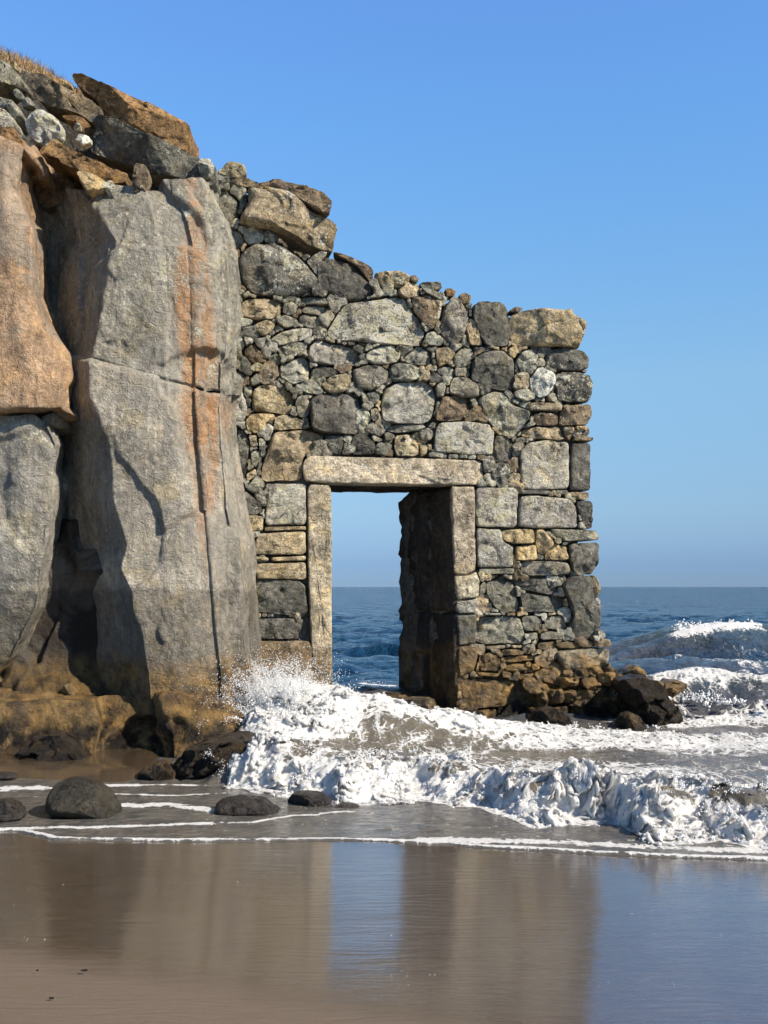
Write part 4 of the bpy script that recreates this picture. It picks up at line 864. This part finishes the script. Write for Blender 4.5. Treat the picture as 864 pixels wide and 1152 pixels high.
# ------------------------------------------------------------------ sea
FRONT = [(150, 880), (235, 884), (300, 893), (400, 906), (470, 899), (560, 912), (600, 927), (690, 924), (722, 941), (800, 943), (864, 957), (1000, 968), (1400, 975)]
L_EDGE = [(-400, 938), (15, 936), (60, 946), (200, 948), (430, 949), (520, 953), (700, 960), (864, 969), (1300, 985)]
def sea(X, Y):
    shp = X.shape; P = np.stack([X, Y, 0 * X], -1).reshape(-1, 3); f_ = lambda s, o, sd: fbm(P * s, o, sd).reshape(shp)
    wob = f_((.9, .9, 1), 3, 3)
    Yb = line_Y(FRONT, X) + f_((2.2, 1.5, 1), 4, 5) * .16 + .04 * f_((9, 7, 1), 2, 6)
    M = sstep(-1.52, -1.15, X); d = Y - Yb
    # chop of the open water, growing with distance
    z = np.zeros(shp); ax = np.zeros(shp); rs = np.random.RandomState(3)
    step = np.maximum(.015, Y * Y / (F * 1.6) * .55)
    far = sstep(9.5, 17, Y)
    for k in range(46):
        lam = .35 * (1.13 ** k) * rs.uniform(.9, 1.1); a = rs.normal(0, .55 if lam < 6 else .25); kx, ky = math.sin(a), math.cos(a); ph = rs.uniform(0, 6.28)
        amp = .0145 * lam if lam < 2.5 else .036 * (lam / 2.5) ** .1 * (1 if lam < 14 else (14 / lam) ** .8)
        att = sstep(2.2, 5, lam / step)
        th_ = 2 * np.pi / lam * (kx * X + ky * Y) + ph + wob * 1.2
        z += amp * att * (1 - np.abs(np.sin(th_ / 2)) * 2 + .27); ax += 0
    env = .65 + .5 * f_((.12, .25, 1), 2, 8)
    z = z * (.16 + .84 * far) * env
    foam = np.zeros(shp); turb = sstep(15, 10.5, Y); lift = np.zeros(shp)
    # the bore running up the beach
    nz = f_((1.4, 1.1, 1), 4, 12)
    H = (.26 + .08 * nz) * M * (1 - .25 * sstep(-.2, .9, X) * sstep(1.6, .9, X))
    bore = sstep(-.05, .52, d) ** .9 * H * (1 - .72 * sstep(.45, 1.9, d + .3 * nz))
    fb = sstep(-.20, -.14, d) * (1 - sstep(.75, 1.5, d + .45 * nz)) * M
    troughs = f_((1.1, 2.2, 1), 3, 14)
    foam = np.maximum(foam, fb * (1.08 - .95 * sstep(.05, .35, troughs) * sstep(.2, .45, d)))
    # second wave heaping up in front of the doorway and the wall
    c2 = np.interp(X, [-1.6, -1.0, -.3, 0, .8, 1.5, 2.4, 4, 6], [11.1, 11.1, 11.0, 10.95, 11.0, 11.2, 11.4, 11.5, 11.6]) + .12 * nz
    h2 = np.interp(X, [-2.2, -1.5, -1.2, -.6, -.25, 0, .25, .8, 1.4, 2.2, 3, 6], [0, .20, .42, .44, .36, .44, .36, .26, .12, .05, .02, .0])
    e = Y - c2; w2 = h2 * np.where(e < 0, np.exp(-(e / .62) ** 2), np.exp(-(e / .5) ** 2)); 
    foam = np.maximum(foam, np.exp(-((e + .08) / .42) ** 2) * (h2 > .02) * (.80 + .5 * sstep(-.25, -.8, X) + .55 * f_((1.1, 1.6, 1), 4, 15)))
    # spray heap between the pillar and the doorway
    hp = np.exp(-((X + 1.02) / .42) ** 2) * np.exp(-((Y - 10.55) / .75) ** 2) * .30; hp = hp + np.exp(-((X + .45) / .35) ** 2) * np.exp(-((Y - 10.7) / .6) ** 2) * .12
    foam = np.maximum(foam, sstep(.03, .12, hp) * 1.1); foam = np.maximum(foam, sstep(-.55, -.95, X) * sstep(8.7, 8.95, Y) * sstep(11.6, 11.2, Y) * M * .95)
    # water drawn back between the two waves, laced with foam
    mid = sstep(.6, 1.2, d) * sstep(12.4, 11.2, Y) * M
    foam = np.maximum(foam, mid * (.44 + .42 * f_((.55, 1.3, 1), 3, 16)))
    # breaker off the seaward end of the wall
    c3 = np.interp(X, [2.2, 3.2, 4.0, 4.7, 6, 9], [13.4, 13.3, 13.3, 12.9, 12.6, 12.8]) + .1 * nz
    h3 = np.interp(X, [2.4, 3.1, 3.7, 4.1, 4.6, 5.5, 7, 9], [.05, .40, .56, .60, .46, .40, .35, .1])
    e3 = Y - c3; w3 = h3 * np.where(e3 < 0, np.exp(-(np.abs(e3) / .72) ** 1.7), np.exp(-(e3 / .9) ** 2))
    foam = np.maximum(foam, (h3 > .1) * (np.exp(-(e3 / .17) ** 2) * 1.0 + sstep(0.05, -.25, e3) * sstep(-1.6, -.5, e3) * (.46 + .28 * f_((1.6, 1.2, 1), 3, 18))))
    foam = np.maximum(foam, sstep(11.7, 12.0, Y) * sstep(12.7, 12.3, Y) * sstep(2.2, 2.6, X) * (.7 + .3 * nz))
    # green swells farther out, one just tipping over
    c4 = 23 + .25 * (X - 7); h4 = .62 * np.exp(-((X - 7.2) / 2.6) ** 2) + .18; e4 = Y - c4
    w4 = h4 * np.where(e4 < 0, np.exp(-(e4 / 1.7) ** 2), np.exp(-(e4 / 2.2) ** 2))
    cap = np.exp(-((e4 + .25) / .55) ** 2) * sstep(5.4, 6.2, X) * sstep(8.3, 7.2, X); foam = np.maximum(foam, cap * (1.0 + .3 * f_((3, 3, 1), 3, 19)))
    c5 = 17.5 - .2 * (X - 5); w5 = .30 * np.exp(-((Y - c5) / 1.1) ** 2) * sstep(2, 4.5, X)
    foam = np.maximum(foam, np.exp(-((Y - 19.5 - .1 * X) / .5) ** 2) * sstep(6.6, 7.4, X) * (.75 + .4 * f_((1.2, 2, 1), 3, 20)))
    foam = np.maximum(foam, .52 * sstep(.1, .55, f_((.5, .8, 1), 4, 21)) * sstep(20, 15, Y)); foam = np.maximum(foam, np.exp(-((Y - 16.9 + .6 * X) / .16) ** 2) * sstep(-.5, -.35, X) * sstep(.3, .1, X) * .9)
    foam = np.maximum(foam, (.40 + .35 * f_((.7, 1.4, 1), 4, 23)) * sstep(13.6, 15, Y) * sstep(24, 20, Y) * sstep(3.5, 6, X))
    turb = np.maximum(turb, .55 * np.exp(-(e4 / 1.5) ** 2) * (h4 > .3)); turb = np.maximum(turb, .4 * np.exp(-((Y - c5) / 1) ** 2) * sstep(2, 4.5, X))
    # puffy relief of the foam
    fm = np.clip(foam, 0, 1); zone = sstep(15.5, 13, Y)
    w = P + np.stack([fbm(P * 3 + 3 * k, 2, 30 + k) for k in range(3)], 1) * .08
    b1 = billow(w * (3.2, 3.2, 1), 5, 40, .58).reshape(shp) - .5; b2 = billow(w * (11, 11, 1) + 5, 4, 45, .6).reshape(shp) - .5; b3 = fbm(P * (38, 38, 1), 3, 48, .7).reshape(shp)
    thick = np.maximum(fb * sstep(.3, .9, fm), np.maximum(sstep(.03, .15, hp), sstep(.5, .9, fm) * .55))
    puff = (b1 * .15 + b2 * .03 + b3 * .006) * thick * zone * sstep(-.1, .12, d * M + (1 - M))
    puff += sstep(.1, .42, b1) * fb * sstep(.1, .5, d) * .05
    open_ = np.maximum(sstep(Yb, Yb + .2, Y) * M, sstep(10.2, 10.8, Y))
    zz = z * open_ + bore + w2 + w3 + w4 + w5 + hp + puff + .012
    # swash film, ripples and its foam lines
    film = 1 - open_
    fe = line_Y(L_EDGE, X) + f_((3, 1, 1), 4, 25) * .02 + f_((.7, 1, 1), 2, 24) * .05
    zz += film * (f_((6, 14, 1), 3, 26) * .0025); zz = zz - .05 * sstep(fe + .01, fe - .03, Y)
    def band(pts, wd, x0, x1, s=1.0, seed=0):
        c = line_Y(pts, X) + f_((1.0, 1, 1), 5, 60 + seed) * .075
        return np.exp(-((Y - c) / wd) ** 2) * sstep(x0 - .15, x0 + .15, X) * sstep(x1 + .15, x1 - .15, X) * s
    gut = .30 + .85 * sstep(-.45, .35, f_((1.6, 7, 1), 4, 27)) + .35 * f_((9, 22, 1), 3, 28)
    fl = np.maximum(np.exp(-((Y - fe - .03) / .028) ** 2) * .95, band([(0, 932), (280, 929), (330, 918), (420, 911)], .05, -3.2, -.2, .9, 1))
    fl = np.maximum(fl, band([(60, 912), (130, 909), (190, 906), (240, 913), (330, 919)], .09, -2.05, -.8, 1.0, 2)); fl = np.maximum(fl, band([(20, 889), (120, 886), (200, 884), (250, 886)], .10, -3.2, -1.3, 1.0, 3))
    fl = np.maximum(fl, band([(20, 900), (120, 894), (200, 896), (260, 893)], .03, -3.0, -1.2, .8, 6))
    fl = np.maximum(fl, band([(430, 947), (560, 950), (640, 950), (760, 958), (864, 962), (1000, 968)], .085, .2, 6, 1.05, 4)); fl = np.maximum(fl, band([(560, 940), (700, 948), (864, 953)], .10, .9, 6, .75, 5))
    outer = np.maximum(np.exp(-((Y - fe - .03) / .030) ** 2), band([(430, 947), (560, 950), (640, 950), (760, 958), (864, 962), (1000, 968)], .085, .2, 6, 1.05, 4)) * (1.02 + .3 * f_((2.5, 9, 1), 3, 29))
    foam = np.maximum(foam * np.maximum(open_, fb), np.maximum(fl * gut, outer) * (film > .02)); foam = np.maximum(foam, film * .27 * sstep(fe, fe + .2, Y) * M)
    turb = turb * (1 - .2 * film)
    # tumbling fronts lean toward the beach
    dy = -thick * zone * (.10 * sstep(.0, .35, b2 + b1)) - fb * .14 * sstep(.12, .3, bore) * sstep(.5, .1, d)
    dx = thick * zone * f_((7, 7, 1), 3, 50) * .045
    lft = thick * zone
    P3 = np.stack([X, Y, zz], -1).reshape(-1, 3); q = [(fbm(P3 * 7 + 31 * k, 4, 90 + 5 * k, .45) * .02).reshape(shp) * lft for k in range(3)]
    sel = (bore > .02) & (bore < .25); dx = dx + q[0]; dy = dy + q[1] * 1.3; zz = zz + q[2] * .6
    return X + dx, Y + dy, zz, foam, np.clip(turb, 0, 1), np.clip(lft, 0, 1)
ys = np.r_[np.arange(6.3, 9.8, .0125), np.arange(9.8, 14.2, .018), np.geomspace(14.22, 60, 330), np.geomspace(61, 6000, 170)]
th = np.r_[-1.6, -1.2, -.9, -.7, np.linspace(-.55, -.38, 30), np.linspace(-.378, .378, 780), np.linspace(.385, .62, 60), .8, 1.0, 1.3, 1.6]
TH, YY = np.meshgrid(th, ys); XX = TH * YY
Xs, Ys, Zs, FO, TU, TK = sea(XX, YY)
# keep the sheet out of the sand bank left of the swash
g = NG('sea_water'); foam = g.attr('foam'); turb = g.attr('turb'); dist = g.z()[1]
wc = g.warp(2.2, .35, g.vec('MULTIPLY', g.pos, (1.5, .75, 1))); v1 = g.voro(4.2, 'DISTANCE_TO_EDGE', wc); v2 = g.voro(13, 'DISTANCE_TO_EDGE', g.warp(7, .12)); nf = g.noise(6, 7, .68, .6, wc); nb = g.noise(30, 5, .7)
lace = g.math('MAXIMUM', g.ramp(v1, 0, .16, 1, 0), g.math('MULTIPLY', g.ramp(v2, 0, .22, 1, 0), .8))
lace = g.math('ADD', g.math('MULTIPLY', lace, .30), g.math('MULTIPLY', g.math('SUBTRACT', nf, .5), 1.15)); lace = g.math('ADD', lace, g.math('MULTIPLY', g.math('SUBTRACT', nb, .5), .35))
ff = g.ramp(g.math('ADD', foam, lace), .62, .86)
deep = g.mix(g.ramp(g.noise(.5, 4), .35, .65), (.004, .028, .072), (.008, .044, .090)); murk = g.mix(g.ramp(nf, .35, .65), (.110, .094, .066), (.20, .168, .118))
wcol = g.mix(g.math('MULTIPLY', turb, .85), deep, murk); swell = g.ramp(g.z()[2], .30, .75)
wcol = g.mix(g.math('MULTIPLY', swell, g.ramp(turb, .15, .5, 0, .45)), wcol, (.05, .085, .06))
fcol = g.mix(g.ramp(g.math('ADD', g.math('MULTIPLY', nb, .5), g.math('MULTIPLY', g.noise(85, 4, .75), .5)), .38, .52), (.46, .44, .39), (.78, .775, .75))
g.l(g.mix(ff, wcol, fcol), g.b.inputs['Base Color']); g.l(g.mix(ff, (.07,) * 3, (.55,) * 3), g.b.inputs['Roughness']); g.b.inputs['IOR'].default_value = 1.33
g.put(g.b.inputs['Specular IOR Level'], g.ramp(ff, 0, 1, .5, .25))
wn = lambda sc, ax, ay, d=5: g.math('SUBTRACT', g.noise(sc, d, .62, .5, g.vec('MULTIPLY', g.pos, (ax, ay, 1))), .5)
rip = g.math('MULTIPLY', wn(11, .7, 1.1), g.ramp(dist, 7, 20, .012, .08)); rip = g.math('ADD', rip, g.math('MULTIPLY', wn(2.6, .6, 1.2), g.ramp(dist, 9, 30, .03, .55)))
rip = g.math('ADD', rip, g.math('MULTIPLY', wn(.6, .5, 1.2), g.ramp(dist, 20, 80, 0, 2.4))); rip = g.math('ADD', rip, g.math('MULTIPLY', wn(.13, .5, 1.2), g.ramp(dist, 90, 500, 0, 9)))
hb = g.math('MULTIPLY', rip, g.ramp(ff, 0, 1, 1, .1))
hb = g.math('ADD', hb, g.math('MULTIPLY', g.math('ADD', g.noise(40, 5, .75), g.noise(120, 3, .7)), g.math('MULTIPLY', ff, .016)))
g.l(g.bump(hb, 1.0), g.b.inputs['Normal'])
g.l(g.math('MULTIPLY', ff, .6), g.b.inputs['Subsurface Weight']); g.b.inputs['Subsurface Radius'].default_value = (1, 1, .95); g.b.inputs['Subsurface Scale'].default_value = .045
WATER = g.m
o = mesh('sea_water', np.stack([Xs, Ys, Zs], -1).reshape(-1, 3), grid_faces(*XX.shape), WATER, base=False,
         attrs={'foam': ('FLOAT', FO.ravel()), 'turb': ('FLOAT', TU.ravel())}); tag(o, kind='structure')
# ------------------------------------------------------------------ spray
g = NG('white_spray'); g.b.inputs['Base Color'].default_value = (.80, .80, .78, 1); g.b.inputs['Roughness'].default_value = .35
g.b.inputs['Subsurface Weight'].default_value = .0
SPRAY = g.m
t_ = (1 + 5 ** .5) / 2
IV = np.array([(-1, t_, 0), (1, t_, 0), (-1, -t_, 0), (1, -t_, 0), (0, -1, t_), (0, 1, t_), (0, -1, -t_), (0, 1, -t_), (t_, 0, -1), (t_, 0, 1), (-t_, 0, -1), (-t_, 0, 1)]); IV /= np.linalg.norm(IV[0])
IF = np.array([(0, 11, 5), (0, 5, 1), (0, 1, 7), (0, 7, 10), (0, 10, 11), (1, 5, 9), (5, 11, 4), (11, 10, 2), (10, 7, 6), (7, 1, 8), (3, 9, 4), (3, 4, 2), (3, 2, 6), (3, 6, 8), (3, 8, 9), (4, 9, 5), (2, 4, 11), (6, 2, 10), (8, 6, 7), (9, 8, 1)])
def drops(name, Pn, r, label, cat='spray'):
    n = len(Pn); rs = np.random.RandomState(n); sc = rs.uniform(.7, 1.3, (n, 1, 3)); V = (Pn[:, None] + IV[None] * r[:, None, None] * sc).reshape(-1, 3)
    Fc = (IF[None] + 12 * np.arange(n)[:, None, None]).reshape(-1, 3); o = mesh(name, V, Fc, SPRAY); return tag(o, label, cat, kind='stuff')
rs = np.random.RandomState(77)
Pn, Rr = [], []
def jet(o_, v, T, n, sp, r0, r1):          # a thrown rope of water breaking into drops
    t = np.sort(rs.uniform(0, 1, n)) * T; p = np.array(o_) + np.outer(t, v); p[:, 2] -= 4.9 * t ** 2
    u = t / T; p += rs.normal(0, 1, (n, 3)) * (sp * (.25 + u))[:, None]; Pn.append(p); Rr.append(rs.uniform(.6, 1.2, n) * (r0 + (r1 - r0) * u))
for k in range(230):                       # main splash against the foot of the wall
    x = rs.normal(-1.02, .24); y = rs.uniform(10.4, 11.2)
    up = rs.uniform(1.4, 3.7) * math.exp(-((x + 1.0) / .5) ** 2); v = np.array([rs.normal(-.1, .7) + (x + 1.0) * 1.2, rs.normal(-.25, .4), up])
    jet((x, y, .28), v, min(.32, v[2] / 8.0 + .03), 110, .019, .0085, .0028)
for k in range(60):                       # skirt sweeping left over the black rocks
    x = rs.uniform(-1.40, -.9); y = rs.uniform(9.0, 10.3); v = np.array([rs.uniform(-.9, .3), rs.normal(-.5, .4), rs.uniform(.6, 1.9)])
    jet((x, y, .10), v, .22, 70, .018, .007, .0025)
Ybx = lambda x: float(line_Y(FRONT, np.array([x]))[0])
sf = (TK.ravel() > .5) & (FO.ravel() > .7); ii = np.nonzero(sf)[0]; SV = np.stack([Xs, Ys, Zs], -1).reshape(-1, 3)
for k in rs.choice(ii, 1100, replace=False):
    p = SV[k]; s_ = rs.uniform(.1, .9) * (1.6 if p[0] < -.5 and p[1] > 9.9 else .8)
    v = np.array([rs.normal(0, .35), rs.normal(-.35, .35), s_]); jet(p, v, .03 + v[2] / 10, 30, .007, .0055, .0018)
for k in range(70):                       # fingers along the bore
    x = rs.uniform(-1.3, 3.2); d = rs.choice([.12, .35, .55]) + rs.normal(0, .12); y = Ybx(x) + d
    v = np.array([rs.normal(0, .4), rs.normal(-.5, .4), rs.uniform(.3, 1.5)]); jet((x, y, .14 + .12 * (d > .2)), v, .04 + v[2] / 9, 30, .018, .007, .003)
for k in range(90):
    x = rs.uniform(2.6, 5.5); v = np.array([rs.normal(0, .3), rs.normal(-.3, .3), rs.uniform(.3, 1.4)]); jet((x, rs.uniform(12.2, 13.3), .3), v, .15, 26, .02, .014, .008)
for k in range(60):
    x = rs.uniform(6.0, 7.6); v = np.array([rs.normal(.2, .3), 0, rs.uniform(.6, 1.8)]); jet((x, 22.9 + .25 * (x - 7), .70), v, .2, 24, .03, .028, .014)
for k in range(60):
    x = rs.uniform(.9, 2.9); v = np.array([rs.normal(0, .3), -.3, rs.uniform(.4, 1.3)]); jet((x, rs.uniform(11.7, 12.1), .05), v, .12, 24, .015, .012, .006)
m_ = rs.normal(0, 1, (5200, 3)) * (.30, .35, .17) + (-1.02, 10.7, .62); m_ = m_[m_[:, 2] > .3]; Pn.append(m_); Rr.append(rs.uniform(.0018, .0045, len(m_)))
drops('spray', np.vstack(Pn), np.concatenate(Rr), 'white spray thrown up where the waves strike the rocks, wall and beach')
# froth bubbles and pebbles left on the wet sand
n = 240; px = rs.uniform(10, 860, n); row = rs.choice([1018, 1028, 1056, 1098, 1104, 995], n, p=[.2, .15, .15, .2, .15, .15]); py = row + rs.normal(0, 4.5, n) + 4 * np.sin(px / 90)
Yp = HC * F / (py - HY); Xp = (px - CX) / F * Yp; keep = (fbm(np.stack([Xp * 2, Yp * 2, 0 * Xp], 1), 2, 5) > -.1) & ((py < 1060) | (px > 430)); Xp, Yp = Xp[keep], Yp[keep]
o = drops('froth_bubbles', np.stack([Xp, Yp, sand_z(Xp, Yp) + .0008], 1), rs.uniform(.0008, .002, len(Xp)), 'tiny froth bubbles left in rows on the wet sand', 'foam')
for i, (px, py, s, lb) in enumerate([(95, 1101, .012, 'larger black weed scrap on the dry sand near the bottom left'), (58, 1133, .010, 'small black scrap nearest the lower left corner'), (42, 1101, .006, 'tiny black scrap left of the larger scrap on the sand')]):
    Y = HC * F / (py - HY); rs2 = np.random.RandomState(i); P = [(s * (1.2 + .5 * rs2.rand()) * math.cos(a), s * .5 * (1 + .5 * rs2.rand()) * math.sin(a)) for a in np.linspace(0, 6.28, 9)[:-1]]
    V, Fc = stone_mesh(P, i + 3, .004, H=.004, na=20, nr=5); V = np.stack([V[:, 0] + (px - CX) / F * Y, V[:, 1] + Y, V[:, 2] + .037], 1)
    tag(mesh('weed_scrap', V, Fc, ROCK, None, add_attrs(len(V), 'k', 0, rs2, 1.0)), lb, 'seaweed')
for o in S.objects:
    if '_w' in o: del o['_w']
